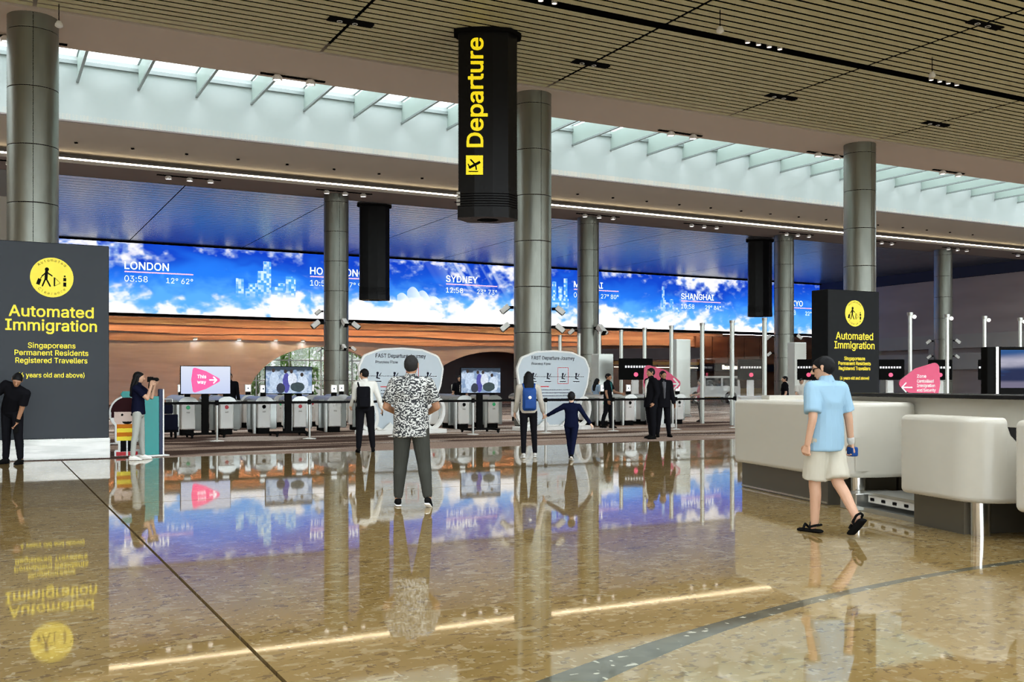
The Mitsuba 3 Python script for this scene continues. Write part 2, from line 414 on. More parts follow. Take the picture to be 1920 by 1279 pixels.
# ------------------------------------------------------------ the long LED screen
SX0, SX1, SZ0, SZ1 = 2.6, 71.75, 6.2, 10.98
def tower_mask(u, v, spec):
    m = mi.Float(0)
    for x, w, z in spec:
        inside = dr.select((dr.abs(u - x) < w) & (v < z), 1., 0.)
        m = dr.maximum(m, inside)
    return m
HKC = [(16.1, .28, 8.9), (17.0, .3, 8.6), (17.65, .3, 9.5), (18.05, .28, 10.2), (18.7, .3, 8.4), (19.1, .25, 8.7), (19.65, .25, 9.2), (19.95, .18, 9.1), (17.4, .9, 8.2), (19.3, .8, 8.0)]
M2C = [(41.9, .2, 9.9), (42.5, .2, 9.5), (43.0, .18, 10.2), (42.6, .7, 8.5)]
SHC = [(53.0, .14, 10.0), (53.0, .28, 8.8), (53.9, .2, 8.9), (54.4, .25, 8.2), (52.0, .35, 7.9), (51.2, .3, 7.7), (55.0, .35, 7.9)]
def screenfn(p, n, uv):
    X, z = SX0 + uv.x * (SX1 - SX0), SZ0 + uv.y * (SZ1 - SZ0)
    v = uv.y
    wx = mikit.fbm(X * .35, z * .5, 5, 3) - .5
    big = mikit.fbm(X * .16 + wx, z * .42 + wx, 1, 4)
    det = mikit.fbm(X * .75 + 2 * wx, z * 1.2 + wx, 9, 4)
    fine = mikit.fbm(X * 1.9, z * 2.6, 3, 3)
    c = mikit.mix((.018, .20, .90), (.005, .05, .55), mikit.smoothstep(.3, .95, v + (big - .5) * .9))
    c = mikit.mix(c, (.12, .47, 1.0), mikit.smoothstep(.62, .2, v + (det - .5) * .5) * .75)
    bank = mikit.smoothstep(-.12, .26, .30 + (det - .5) * .8 + (big - .5) * .7 + (fine - .5) * .25 - v)
    top = mikit.smoothstep(.02, .42, (v - .88) * .7 + (big - .45) * 1.1 + (fine - .5) * .55) * mikit.smoothstep(.42, .7, v) * .9
    wisp = mikit.smoothstep(.5, .85, det + (fine - .5) * .5) * mikit.smoothstep(.45, .62, big) * .6
    ray = mikit.smoothstep(.5, .9, mikit.noise(X * 2.3 + z * 1.5, 0, 4)) * mikit.smoothstep(4.2, 1., dr.abs(X + z * .8 - 42.5)) * mikit.smoothstep(.35, .8, v) * .6
    m = dr.maximum(dr.maximum(bank, top), dr.maximum(wisp, ray))
    t = dr.maximum(dr.maximum(tower_mask(X, z, HKC), tower_mask(X, z, M2C)), tower_mask(X, z, SHC) * .8)
    win = mikit.cell_rand(X * 5, z * 6)
    tc = mikit.mix((.10, .42, .95), (.75, .97, 1.0), mikit.smoothstep(.35, .8, win))
    # shell roofs of the harbour
    sh = mi.Float(0)
    for x, h, w in ((28.4, .7, .7), (29.3, 1.2, .85), (30.1, .95, .8), (31.0, .55, .8)):
        q = (X - x) / w
        sh = dr.maximum(sh, dr.select((z > 7.7) & (z < 7.7 + h * (1 - q * q)) & (q > -.55) & (q < 1), .55 + .45 * mikit.smoothstep(-.5, .8, q), 0.))
    pg = dr.select((z > 8.2) & (z < 9.4) & (dr.abs(X - 64.3) < .25 + .9 * (9.4 - z) * (.5 + .5 * (dr.floor(z * 5) * .2 - z + .2) * 5)), 1., 0.)
    cl = mikit.mix((.50, .76, 1.0), (1.0, 1.0, 1.0), mikit.smoothstep(.25, .75, m + (fine - .5) * .6))
    c = mikit.mix(c, cl, m)
    c = mikit.mix(c, tc, t * mikit.smoothstep(.25, .42, v + (det - .5) * .2) * .8)
    c = mikit.mix(c, (.86, .96, 1.0), sh * .9)
    c = mikit.mix(c, (.5, .85, 1.0), pg * .6)
    return c * SCREEN
ls = thing('led_screen', 'long blue LED screen with clouds, city skylines and city names along the far wall', 'screen')
v = np.array([[SX0, YB - .05, SZ0], [SX1, YB - .05, SZ0], [SX1, YB - .05, SZ1], [SX0, YB - .05, SZ1]], float)
part(ls, 'display', trimesh.Trimesh(v, [[0, 1, 2], [0, 2, 3]], process=False), 'black', uv=np.array([[0, 0], [1, 0], [1, 1], [0, 1]], float),
     emitter={'type': 'area', 'radiance': mikit.proc(screenfn), 'sampling_weight': 2.5})
part(ls, 'frame', cat([box(SX0 - .15, SX1 + .1, YB - .1, YB + .2, SZ0 - .1, SZ0), box(SX0 - .15, SX0, YB - .1, YB + .2, SZ0, SZ1), box(SX1, SX1 + .1, YB - .1, YB + .2, SZ0, SZ1), box(SX0, SX1, YB - .03, YB + .2, SZ0, SZ1)]), 'black')
def caption(x, z, city, time, temp):
    F = lambda xx, zz: frame((xx, YB - .055, zz), (1, 0, 0))
    w = [put(text(city, .5, None, .004, True, 'l'), F(x, z + .22)), put(text(time, .40, None, .004, False, 'l'), F(x, z - .62)), put(text(temp, .36, None, .004, False, 'l'), F(x + 2.7, z - .62))]
    for q in w: part(ls, 'lettering', q, 'white', **glow((1.25, 1.3, 1.35)))
    part(ls, 'rule', box(x, x + 4.5, YB - .06, YB - .054, z, z + .09), 'white', **glow((1.1, .5, .75)))
caption(8.4, 8.95, 'LONDON', '03:58', '12° 62°')
caption(21.2, 9.25, 'HONG KONG', '10:58', '27° 90°')
caption(32.1, 9.2, 'SYDNEY', '12:58', '23° 73°')
caption(43.8, 9.3, 'MUMBAI', '08:28', '27° 80°')
caption(54.95, 8.75, 'SHANGHAI', '10:58', '29° 84°')
caption(67.0, 8.6, 'TOKYO', '11:58', '22° 71°')

# ------------------------------------------------------------ the wall under the screen
zt = 6.1
def ell(cx, w, h, n=40): return sg.Polygon([(cx + w * math.cos(a), h * math.sin(a)) for a in np.linspace(0, math.pi, n)] + [(cx - w, -.2), (cx + w, -.2)])
arch1, arch2 = ell(22.2, 5.6, 4.15), ell(36.6, 6.6, 4.0)
wall = sg.box(-2, 0, 46.2, zt).difference(arch1).difference(arch2)
struct('wall_back', 'pink beige stone wall with arches under the screen', put(prism(wall, .5), frame((0, YB + .5, 0), (1, 0, 0))), 'pinkstone')
# layered wavy timber bulkhead with a warm strip light
bw = struct('trim_10', 'wavy layered timber bulkhead glowing warm under the screen', box(1.35, 59.5, YB - .25, YB, 5.2, 5.95), 'wavewood')
def wave_band(z0, h, d, ph, amp, x0=1.35, x1=46.2, sag=0.):
    xs = np.linspace(x0, x1, 140)
    top = z0 + h + 0 * xs
    bot = z0 + amp * (np.sin(xs * .26 + ph) + .5 * np.sin(xs * .61 + 2 * ph))
    dd = d + .12 * np.sin(xs * .2 + ph)
    n = len(xs)
    v = np.concatenate([np.c_[xs, YB - dd, bot], np.c_[xs, YB - dd * .78, top], np.c_[xs, 0 * xs + YB, top], np.c_[xs, 0 * xs + YB, bot]])
    f = []
    for i in range(n - 1):
        for a, b in ((0, 1), (1, 2), (2, 3), (3, 0)):
            p, q = a * n + i, b * n + i
            f += [[p, p + 1, q + 1], [p, q + 1, q]]
    return trimesh.Trimesh(v, f, process=False)
for i, (z0, h, d, ph, am) in enumerate([(5.45, .42, .55, .3, .05), (4.95, .42, .42, 1.4, .07), (4.45, .42, .30, 2.6, .10)]):
    part(bw, 'timber_layer', wave_band(z0, h, d, ph, am), 'wavewood', 30)
part(bw, 'timber_layer', wave_band(4.7, .9, .5, .4, .05, 46.3, 59.5), 'wavewood', 30)
wsl = single('warm_strip_light', 'warm strip light shining down over the timber layers under the screen', 'strip light', box(1.4, 59.5, YB - 2.22, YB - 2.1, 5.88, 6.02), 'black')
part(wsl, 'bracket', cat([box(x, x + .06, YB - 2.15, YB - .45, 5.92, 5.97) for x in range(2, 60, 4)]), 'black')
part(wsl, 'diffuser', quad((1.4, YB - 2.16, 5.84), (1.4, YB - 2.06, 5.92), (59.5, YB - 2.06, 5.92), (59.5, YB - 2.16, 5.84)), 'white', **glow([WARM, WARM * .50, WARM * .24], .5))
for i, (x, l) in enumerate([(13.0, 'left of the two bright ones'), (16.0, 'right of the two bright ones'), (18.6, 'left of the arch'), (20.6, 'above the arch')]):
    t = thing('wall_downlight', f'round warm downlight on the stone wall above the screens, {l}', 'downlight')
    part(t, 'housing', cyl(x, YB - .32, 4.5, 4.62, .16, 16), 'white')
    part(t, 'bulb', quad((x - .1, YB - .42, 4.49), (x - .1, YB - .22, 4.49), (x + .1, YB - .22, 4.49), (x + .1, YB - .42, 4.49)), 'white', **glow((WARM * (14 if i < 2 else 5), WARM * (10 if i < 2 else 3.6), WARM * (6 if i < 2 else 2))))
# garden beyond the arch
gd = struct('window_3', 'garden glazing behind the first arch', cat([box(15 + 2.4 * k, 15.08 + 2.4 * k, YB + .62, YB + .7, 0, 4.4) for k in range(7)] + [box(15, 30, YB + .62, YB + .7, z, z + .08) for z in (1.6, 3.1)]), 'finbar')
part(gd, 'pane', quad((15, YB + .66, 0), (30, YB + .66, 0), (30, YB + .66, 4.5), (15, YB + .66, 4.5)), 'glass')
rng = np.random.default_rng(5)
def bush(x, y, h, r, label):
    n = 420
    c = rng.normal(size=(n, 3)); c /= np.linalg.norm(c, axis=1)[:, None]
    c *= (.55 + .45 * rng.random((n, 1)))
    c = c * [r, r, h / 2] + [x, y, h / 2 + .1]
    a, b = rng.normal(size=(n, 3)), rng.normal(size=(n, 3))
    a /= np.linalg.norm(a, axis=1)[:, None]; b -= a * (a * b).sum(1)[:, None]; b /= np.linalg.norm(b, axis=1)[:, None]
    L, W = .30, .12
    v = np.stack([c - a * L, c + b * W, c + a * L, c - b * W], 1).reshape(-1, 3)
    f = (np.arange(n)[:, None, None] * 4 + np.array([[0, 1, 2], [0, 2, 3]])[None]).reshape(-1, 3)
    t = thing('garden_tree', label, 'tree', 'garden trees behind the arch')
    part(t, 'foliage', trimesh.Trimesh(v, f, process=False), 'leaf', kind='stuff')
    part(t, 'trunk', rod((x, y, -.1), (x, y, h * .6), .08), 'soil')
for bn, (x, y, h, r) in enumerate(((18.0, 75.2, 4.4, 1.2), (21.0, 76.6, 5.4, 1.5), (23.9, 75.0, 3.4, 1.2), (26.2, 77.4, 5.6, 1.5), (16.4, 79.0, 5.2, 1.4), (27.6, 74.9, 4.4, 1.1), (23.2, 80.4, 6.2, 1.8))):
    bush(x, y, h, r, ['leafy green tree near the left foot of the arch', 'leafy green tree in the left half of the arch', 'low bush in the middle of the arch', 'tree in the arch right of the back column', 'tree far back at the left edge of the arch', 'low tree near the right foot of the arch', 'tallest tree, deep behind the arch'][bn])
struct('wall_garden', 'pale building front across the garden', box(10, 34, 86, 86.5, -.2, 12), 'lightgrey')
# dim hall behind the second arch
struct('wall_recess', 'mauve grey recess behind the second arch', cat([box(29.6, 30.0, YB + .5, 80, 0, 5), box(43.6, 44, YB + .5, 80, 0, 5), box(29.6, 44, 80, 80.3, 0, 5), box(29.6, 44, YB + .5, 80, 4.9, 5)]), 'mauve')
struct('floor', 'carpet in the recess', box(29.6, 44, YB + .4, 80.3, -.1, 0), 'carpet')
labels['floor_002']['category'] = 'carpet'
# shops on the right under the screen
sh = thing('shop_front', 'brown timber shop front with dark fascia and a small lit sign under the screen', 'shop front')
part(sh, 'back_wall', cat([box(46.2, 55.8, YB - .1, YB + .3, 0, 5.9), box(55.8, 69.4, YB - .1, YB + .3, 2.55, 5.9), box(69.4, XR - .7, YB - .1, YB + .3, 0, 5.9)]), 'brownwood')
part(sh, 'interior', cat([box(55.6, 69.6, YB + 3.4, YB + 3.6, 0, 2.8), box(55.6, 55.8, YB + .3, YB + 3.4, 0, 2.8), box(69.4, 69.6, YB + .3, YB + 3.4, 0, 2.8), box(55.6, 69.6, YB + .3, YB + 3.4, 2.6, 2.8), box(55.6, 69.6, YB - .1, YB + 3.4, -.1, .005)]), 'brownwood')
part(sh, 'shop_counter', box(58, 66, YB + 1.4, YB + 2.0, 0, 1.0, .03), 'tan')
for k in range(7): part(sh, 'timber_panel', box(56.2 + 1.85 * k, 58.0 + 1.85 * k, YB - .6, YB - .1, 3.25, 5.7, .02), 'brownwood')
part(sh, 'fascia', box(55.8, 69.4, YB - .5, YB - .1, 2.55, 3.15), 'darknavy')
lt = [box(59.2 + .30 * k, 59.2 + .30 * k + .22, YB - .58, YB - .52, 2.72, 3.02 + .1 * (k % 3 == 0)) for k in range(8)]
part(sh, 'lit_sign', cat(lt), 'white', **glow((2.2, 1.9, 1.4)))
cs = thing('canopy_kiosk', 'dark canopied shop with ochre lit interior between the white pillars', 'kiosk')
part(cs, 'canopy', put(prism(sg.Polygon([(0, 0), (9.6, .25), (9.6, 1.15), (0, .9)]), 2.0), frame((41.2, 66, 3.15), (1, 0, 0))), 'mauve')
part(cs, 'ochre_soffit', box(42.6, 50.6, 64.2, 66, 2.92, 3.14), 'ochre')
part(cs, 'brown_wall', box(43.3, 50.6, 65.6, 66, 0, 2.9), 'brownwood')
part(cs, 'post', box(41.0, 41.3, 64, 66, 0, 4.1), 'mauve')
part(cs, 'added_light_strip', box(42.6, 50.6, 64.3, 64.36, 2.66, 2.72), 'white', **glow((5., 3.6, 2.0), .08))  # strip added to light the ochre soffit above it
for x in (43.5, 46.6, 49.8): part(cs, 'added_strip_bracket', box(x, x + .04, 64.32, 64.36, 2.7, 2.93), 'black')
# ------------------------------------------------------------ signs
ORD = ['first', 'second', 'third', 'fourth', 'fifth', 'sixth', 'seventh', 'eighth', 'ninth', 'tenth', 'eleventh', 'twelfth', 'thirteenth', 'fourteenth', 'fifteenth', 'sixteenth', 'seventeenth', 'eighteenth', 'nineteenth', 'twentieth']
def disc(r, h): return prism(sg.Point(0, 0).buffer(r, 24), h)
def bar2(a, b, w): return sg.LineString([a, b]).buffer(w / 2)
def arc_text(s, r, h, mid, step, up=True):
    out = []
    for i, ch in enumerate(s):
        a = mid + (-(i - (len(s) - 1) / 2) * step if up else (i - (len(s) - 1) / 2) * step)
        m = text(ch, h, None, .003)
        if not up: m.apply_translation([0, -h / 2, 0])
        ca, sa_ = math.cos(a), math.sin(a)
        rot = a - math.pi / 2 if up else a + math.pi / 2
        m.apply_transform(rotz(rot, (r * ca, r * sa_, 0)))
        out.append(m)
    return cat(out)
def immigration_board(xc, y, hw, label, slate, mats):
    t = thing('sign_board', label, 'sign')
    part(t, 'panel', box(xc - hw, xc + hw, y, y + .62, .385, 4.0, .012), slate)
    part(t, 'base', box(xc - hw, xc + hw + .02, y - .02, y + .64, 0, .385, .01), 'marble')
    F = lambda x, z, q=.002: frame((x, y - q, z), (1, 0, 0))
    k = part(t, 'emblem', put(disc(.365, .008), F(xc + .02, 3.36)), 'yellowdisc')
    pic = unary_union([sg.Point(-.085, .145).buffer(.035), bar2((-.09, .10), (-.10, -.02), .05), bar2((-.085, .09), (.0, .03), .022), bar2((-.095, .09), (-.165, .02), .022),
                       bar2((-.10, -.02), (-.03, -.16), .026), bar2((-.105, -.02), (-.16, -.16), .026), sa.rotate(sg.box(-.25, -.14, -.19, -.03), -18), bar2((-.19, -.03), (-.165, .02), .012),
                       sg.box(.03, -.16, .055, .0), bar2((.055, -.01), (.14, -.10), .007), bar2((.055, -.15), (.14, -.10), .007), sg.box(.19, -.06, .24, .0), sg.box(.19, -.16, .24, -.085), sg.Point(.215, .03).buffer(.016)])
    part(k, 'pictogram', put(prism(pic, .004), F(xc + .02, 3.36, .0085)), 'black')
    part(k, 'lettering', put(cat([arc_text('Automated', .295, .05, math.pi / 2, .19), arc_text('Clearance', .295, .05, -math.pi / 2, .19, False)]), F(xc + .02, 3.36, .0085)), 'black')
    for s, z, h, w, b in (('Automated', 2.635, .195, 1.43, True), ('Immigration', 2.38, .195, 1.54, True), ('Singaporeans', 2.06, .095, .80, True), ('Permanent Residents', 1.925, .095, 1.24, True),
                          ('Registered Travellers', 1.785, .095, 1.21, True), ('(6 years old and above)', 1.52, .085, 1.11, True)):
        part(t, 'lettering', put(text(s, h, w, .006, b), F(xc + .02, z)), 'yellow')
immigration_board(1.09, 20.34, 1.0, 'large black board with painted-in sheen reading Automated Immigration at the far left, on a white marble base', 'signblack_sheen', None)
immigration_board(21.43, 20.34, .98, 'black board reading Automated Immigration at the right, behind the white counter', 'signblack', None)

def hanging_sign(x, y, yaw, label, lettering, top=ZC + .02):
    t = thing('hanging_sign', label, 'sign')
    R = rotz(yaw, (x, y, 0))
    prof = sg.Polygon([(-.74, -.02), (-.3, -.12), (.2, -.13), (.62, -.04), (.64, 0), (.86, .34), (.84, .62), (.3, .95), (-.5, .85), (-.76, .3)])
    prof = prof.buffer(-.03).buffer(.03, 3)
    def slab(g, z0, z1): m = prism(g, z1 - z0); m.apply_translation([0, 0, z0]); return put(m, R)
    part(t, 'body', slab(prof, 6.62, top - .1), 'blackgloss')
    part(t, 'top_flange', slab(prof.buffer(.12), top - .12, top - .02), 'black')
    for k in range(6): part(t, 'rib', slab(prof.buffer(.015), 6.24 + .068 * k, 6.285 + .068 * k), 'blackgloss')
    part(t, 'core', slab(prof.buffer(-.03), 6.18, 6.64), 'black')
    part(t, 'bottom_rim', slab(prof.buffer(.02).difference(sg.Point(.05, .4).buffer(.30)), 5.93, 6.22), 'blackgloss')
    part(t, 'speaker_cone', put(lathe([(.30, 5.96), (.2, 6.06), (.06, 6.12), (0, 6.1)], .05, .4), R), 'black', True)
    if lettering:
        up = R[:3, :3] @ np.array([0, 0, 1.]); nx = R[:3, :3] @ np.array([1., 0, 0])
        o = R @ np.array([-.07, -.150, 9.30, 1])
        m = text('Departure', .43, 2.97, .02, True)
        part(t, 'lettering', put(m, frame(o[:3], (0, 0, 1), -nx)), 'yellow', **glow((.55, .43, .0), .02))
        o2 = R @ np.array([-.295, -.150, 7.33, 1])
        part(t, 'icon_plate', put(prism(sg.box(-.26, -.23, .26, .23), .02), frame(o2[:3], (0, 0, 1), -nx)), 'yellow', **glow((.55, .43, .0), .02))
        pl = unary_union([sa.rotate(sg.box(-.16, -.022, .16, .022).buffer(.012), 28), bar2((.02, .01), (-.10, .14), .04), bar2((.03, .0), (.05, -.12), .035), bar2((-.13, -.06), (-.17, .02), .03), sg.box(-.16, -.19, .1, -.165)])
        pl = sa.rotate(pl, -90, origin=(0, 0))
        o3 = R @ np.array([-.295, -.172, 7.33, 1])
        part(t, 'icon', put(prism(pl, .004), frame(o3[:3], (0, 0, 1), -nx)), 'black')
        for k in range(4): part(t, 'badge', put(prism(sg.box(-.05, -.035, .05, .035), .01), frame((R @ np.array([-.74, -.03, 6.29 + .1 * k, 1]))[:3], R[:3, :3] @ np.array([.97, -.22, 0]))), 'lightgrey')
camx, camy = np.array([.88531, -.465]), np.array([.465, .88531])
def at(r, d): return r * camx + d * camy
p = at(-.72, 27.4)
hanging_sign(p[0], p[1], -math.radians(27.71), 'black hanging sign reading Departure in yellow, near the top middle', True)
hanging_sign(18.55, 51.3, -.3, 'plain black hanging sign right of the left back column', False)
hanging_sign(46.0, 51.9, -.6, 'plain black hanging sign half hidden by the column left of the black board', False)

# ------------------------------------------------------------ curved counter on the right
cu, cn = np.array([-.241, -.9705]), np.array([-.9705, .241])
CF = np.eye(4); CF[:2, 0], CF[:2, 1], CF[:2, 3] = cu, -cn, (9.12, 10.57)   # local x along the counter towards the viewer, local y away from the aisle
def rrect(x0, x1, y0, y1, rr, q, n=10):
    pts = []
    for (cx, cy, a0), r in zip(((x1, y1, 0), (x0, y1, 90), (x0, y0, 180), (x1, y0, 270)), rr):
        r2 = max(r - q, .004)
        ex, ey = (cx - q - r2) if cx == x1 else (cx + q + r2), (cy - q - r2) if cy == y1 else (cy + q + r2)
        for a in np.linspace(a0, a0 + 90, n): pts.append((ex + r2 * math.cos(math.radians(a)), ey + r2 * math.sin(math.radians(a))))
    return np.array(pts)
def pod(x0, x1, y0, y1, z0, z1, rr, e=.055):
    secs = []
    for z, q in [(z0 + e * (1 - math.cos(a)), e * (1 - math.sin(a))) for a in np.linspace(0, math.pi / 2, 6)] + [(z1 - e * (1 - math.cos(a)), e * (1 - math.sin(a))) for a in np.linspace(math.pi / 2, 0, 6)]:
        secs.append(np.c_[rrect(x0, x1, y0, y1, rr, q), np.full(40, z)])
    v = np.vstack(secs); f = []
    for i in range(len(secs) - 1):
        for k in range(40):
            a, b = i * 40 + k, i * 40 + (k + 1) % 40
            f += [[a, b, b + 40], [a, b + 40, a + 40]]
    L = len(v); v = np.vstack([v, [[(x0 + x1) / 2, (y0 + y1) / 2, z0], [(x0 + x1) / 2, (y0 + y1) / 2, z1]]])
    for k in range(40):
        f += [[L, (k + 1) % 40, k], [L + 1, L - 40 + k, L - 40 + (k + 1) % 40]]
    return trimesh.Trimesh(v, f, process=False)
def man(m): return Manifold(Mesh(np.asarray(m.vertices, np.float32), np.asarray(m.faces, np.uint32)))
def tri(m):
    q = m.to_mesh(); return trimesh.Trimesh(q.vert_properties[:, :3], q.tri_verts, process=False)
ct = thing('service_counter', 'long cream white service counter with rounded pods, dark top and bronze base on the right', 'counter')
part(ct, 'back_wall', put(box(-.1, 8.2, .95, 1.15, .30, 1.245), CF), 'counterwhite')
part(ct, 'worktop', put(box(1.0, 8.2, .80, 1.75, 1.245, 1.285, .008), CF), 'blackgloss')
part(ct, 'end_wall', put(box(-.12, .1, .3, 1.7, .3, 1.245), CF), 'counterwhite')
part(ct, 'back_base', put(box(-.05, 8.2, .92, 1.2, 0, .32), CF), 'bronze')
part(ct, 'pod', put(pod(-.15, 2.45, -.10, 1.0, .34, 1.19, (.3, .08, .05, .42)), CF), 'counterwhite', 45)
prof = sg.Polygon([(-.2, 0), (-.2, 2), (.13, 2), (.14, 1.02), (.17, .94), (.24, .87), (.36, .82), (.55, .79), (1.2, .77), (1.2, 0)])
pm = prism(prof, 6.0); pm.apply_transform(frame((7.0, 0, 0), (0, 1, 0), (0, 0, 1)))
pm.apply_translation([0, 0, 0])
pmx = prism(prof, 8.0); pmx.vertices = np.c_[pmx.vertices[:, 2], pmx.vertices[:, 0], pmx.vertices[:, 1]]
for x0, x1 in ((3.62, 4.78), (5.2, 6.4), (6.9, 8.1)):
    part(ct, 'pod', put(tri(man(pod(x0, x1, -.16, 1.0, .32, 1.095, (.2, .08, .06, .36))) ^ man(pmx)), CF), 'counterwhite', 45)
    part(ct, 'pod_base', put(box(x0 + .02, x1 - .40, .0, .9, 0, .34), CF), 'bronze')
    part(ct, 'leg', put(cyl(x1 - .33, .12, 0, .34, .085, 24), CF), 'chrome', 30)
    mk = part(ct, 'monitor', put(box(x0 + .5, x1 - .06, .34, .38, .83, 1.0, .01), CF), 'blackgloss')
    part(mk, 'stand', put(box((x0 + x1) / 2 + .1, (x0 + x1) / 2 + .22, .36, .42, .78, .95), CF), 'black')
part(ct, 'pod_base', put(box(-.1, 2.05, .0, .9, 0, .36), CF), 'bronze')
part(ct, 'leg', put(cyl(2.2, .30, 0, .36, .085, 24), CF), 'chrome', 30)
part(ct, 'kick_strip', put(box(-.1, 2.05, -.012, 0, .015, .035), CF), 'chrome')
part(ct, 'access_panel', put(box(2.45, 2.452, .1, .9, .42, .80), CF), 'counterwhite')
sc = thing('weighing_scale', 'low grey metal baggage scale box on the floor between the counter pods', 'scale')
part(sc, 'housing', put(cat([box(2.30, 2.62, .0, .6, 0, .19, .008), box(2.62, 3.58, .05, .6, 0, .05), box(2.62, 3.58, .5, .6, 0, .2)]), CF), 'satin')
part(sc, 'top_plate', put(box(2.62, 3.58, .1, .62, .19, .215), CF), 'satin')
part(sc, 'control_unit', put(box(2.66, 3.56, .12, .5, .10, .185, .008), CF), 'lightgrey')
for k in range(4): part(sc, 'socket', put(box(2.72 + .2 * k, 2.78 + .2 * k, .11, .12, .125, .155), CF), 'black')
# things on the worktop
def on_counter(x, y, z): q = CF @ np.array([x, y, z, 1]); return q[:3]
bxp = on_counter(5.15, 1.42, 1.285)
t = thing('cardboard_box', 'brown wooden box standing on the dark counter top near the right edge', 'box')
part(t, 'body', put(box(-.14, .14, -.1, .1, 0, .105, .006), rotz(1.2, bxp)), 'tan')
part(t, 'lid', put(box(-.145, .145, -.105, .105, .105, .122, .004), rotz(1.2, bxp)), 'tan')
q = on_counter(4.55, 1.5, 1.285)
single('leaflet_tray', 'pale tray of leaflets with a teal rail on the counter left of the brown box', 'tray', put(cat([box(-.2, .2, -.09, .09, 0, .02), box(-.2, .2, .07, .09, 0, .10)]), rotz(1.2, q)), 'whiteglossy')
part('leaflet_tray', 'rail', put(box(-.22, .22, .09, .11, .08, .11), rotz(1.2, q)), 'cyanpaint')
for k in range(4): part('leaflet_tray', 'leaflet_stack', put(box(-.18 + .09 * k, -.11 + .09 * k, -.07, .06, .02, .05 + .012 * (k % 2)), rotz(1.2, q)), 'white')

# ------------------------------------------------------------ screens on wheeled stands
def paintfn_arrow(p, n, uv):
    return mikit.mix((.62, .70, .95), (.80, .86, 1.0), uv.y) * .95
def scenefn(seed):
    def fn(p, n, uv):
        u, v = uv.x, uv.y
        a = mikit.fbm(u * 11 + seed, v * 8, seed, 3)
        c = mikit.mix((.28, .40, .60), (.62, .75, .92), mikit.smoothstep(.35, .65, a))
        c = mikit.mix(c, (.05, .07, .10), mikit.smoothstep(.80, .90, v + (a - .5) * .2))
        for i, (x, y, w, h, col) in enumerate(((.16, .48, .10, .34, (.62, .76, .95)), (.42, .40, .08, .38, (.10, .10, .42)), (.55, .52, .10, .26, (.80, .88, 1.0)), (.78, .36, .12, .30, (.72, .84, 1.0)), (.66, .24, .16, .18, (.06, .09, .10)), (.30, .2, .09, .2, (.05, .06, .09)))):
            q = dr.square((u - x - .02 * seed % .06) / w) + dr.square((v - y) / h)
            k = mikit.smoothstep(1.05, .9, q + (a - .5) * .5)
            c = mikit.mix(c, col, k)
            if i < 4:
                hd = dr.square((u - x) / .035) + dr.square((v - y - h - .05) / .075)
                c = mikit.mix(c, (.06, .045, .04), mikit.smoothstep(1.1, .85, hd))
        return c * (.75 + .3 * mikit.noise(u * 40, v * 26, seed))
    return fn
UV4 = np.array([[0, 0], [1, 0], [1, 1], [0, 1]], float)
def tv(x, y, label, fn):
    t = thing('screen_stand', label, 'screen')
    w, z0, z1 = .64, 1.13, 1.87
    part(t, 'bezel', box(x - w, x + w, y + .005, y + .06, z0, z1, .01), 'black')
    part(t, 'display', quad((x - w + .015, y, z0 + .015), (x + w - .015, y, z0 + .015), (x + w - .015, y, z1 - .015), (x - w + .015, y, z1 - .015)), 'black', uv=UV4,
         emitter={'type': 'area', 'radiance': mikit.proc(fn), 'sampling_weight': .06})
    part(t, 'pole', box(x - .09, x + .09, y + .06, y + .16, .12, 1.5, .01), 'black')
    part(t, 'foot', cat([box(x - .5, x + .5, y + .05, y + .13, .07, .13, .01)]), 'black')
    for s in (-.4, .4): part(t, 'leg', box(x + s - .04, x + s + .04, y - .35, y + .5, .065, .115, .01), 'black')
    for s in (-.4, .4):
        for q in (-.3, .42): part(t, 'caster', put(lathe([(0, -.02), (.045, -.02), (.05, 0), (.045, .02), (0, .02)], n=16), np.array([[0, 0, 1, x + s], [0, 1, 0, y + q], [-1, 0, 0, .05], [0, 0, 0, 1.]])), 'rubber', 30)
    return t
t = tv(5.12, 26.9, 'screen on a wheeled stand showing a pink arrow and the words This way', paintfn_arrow)
arrow = sg.Polygon([(-.30, .30), (-.34, 0), (-.30, -.30), (.0, -.2), (.36, 0), (.0, .2)]).buffer(-.03).buffer(.10).buffer(-.04)
F = lambda x, z, q: frame((5.12 + x, 26.9 - q, 1.50 + z), (1, 0, 0))
part(t, 'pink_arrow', put(prism(arrow, .002), F(.0, 0, .003)), 'pink', **glow((.85, .05, .25), .02))
wh = unary_union([bar2((.10, 0), (.27, 0), .035), bar2((.27, 0), (.20, .075), .035), bar2((.27, 0), (.20, -.075), .035)])
for q in (put(text('This', .085, None, .002, True, 'l'), F(-.22, .05, .006)), put(text('way', .085, None, .002, True, 'l'), F(-.22, -.09, .006)), put(prism(wh, .002), F(0, 0, .006))): part(t, 'lettering', q, 'white', **glow((.9, .9, .95), .02))
tv(7.26, 26.7, 'screen on a wheeled stand showing people at work, left of the back column', scenefn(1.))
tv(12.65, 26.0, 'screen on a wheeled stand showing people at work, between the two white journey boards', scenefn(5.))

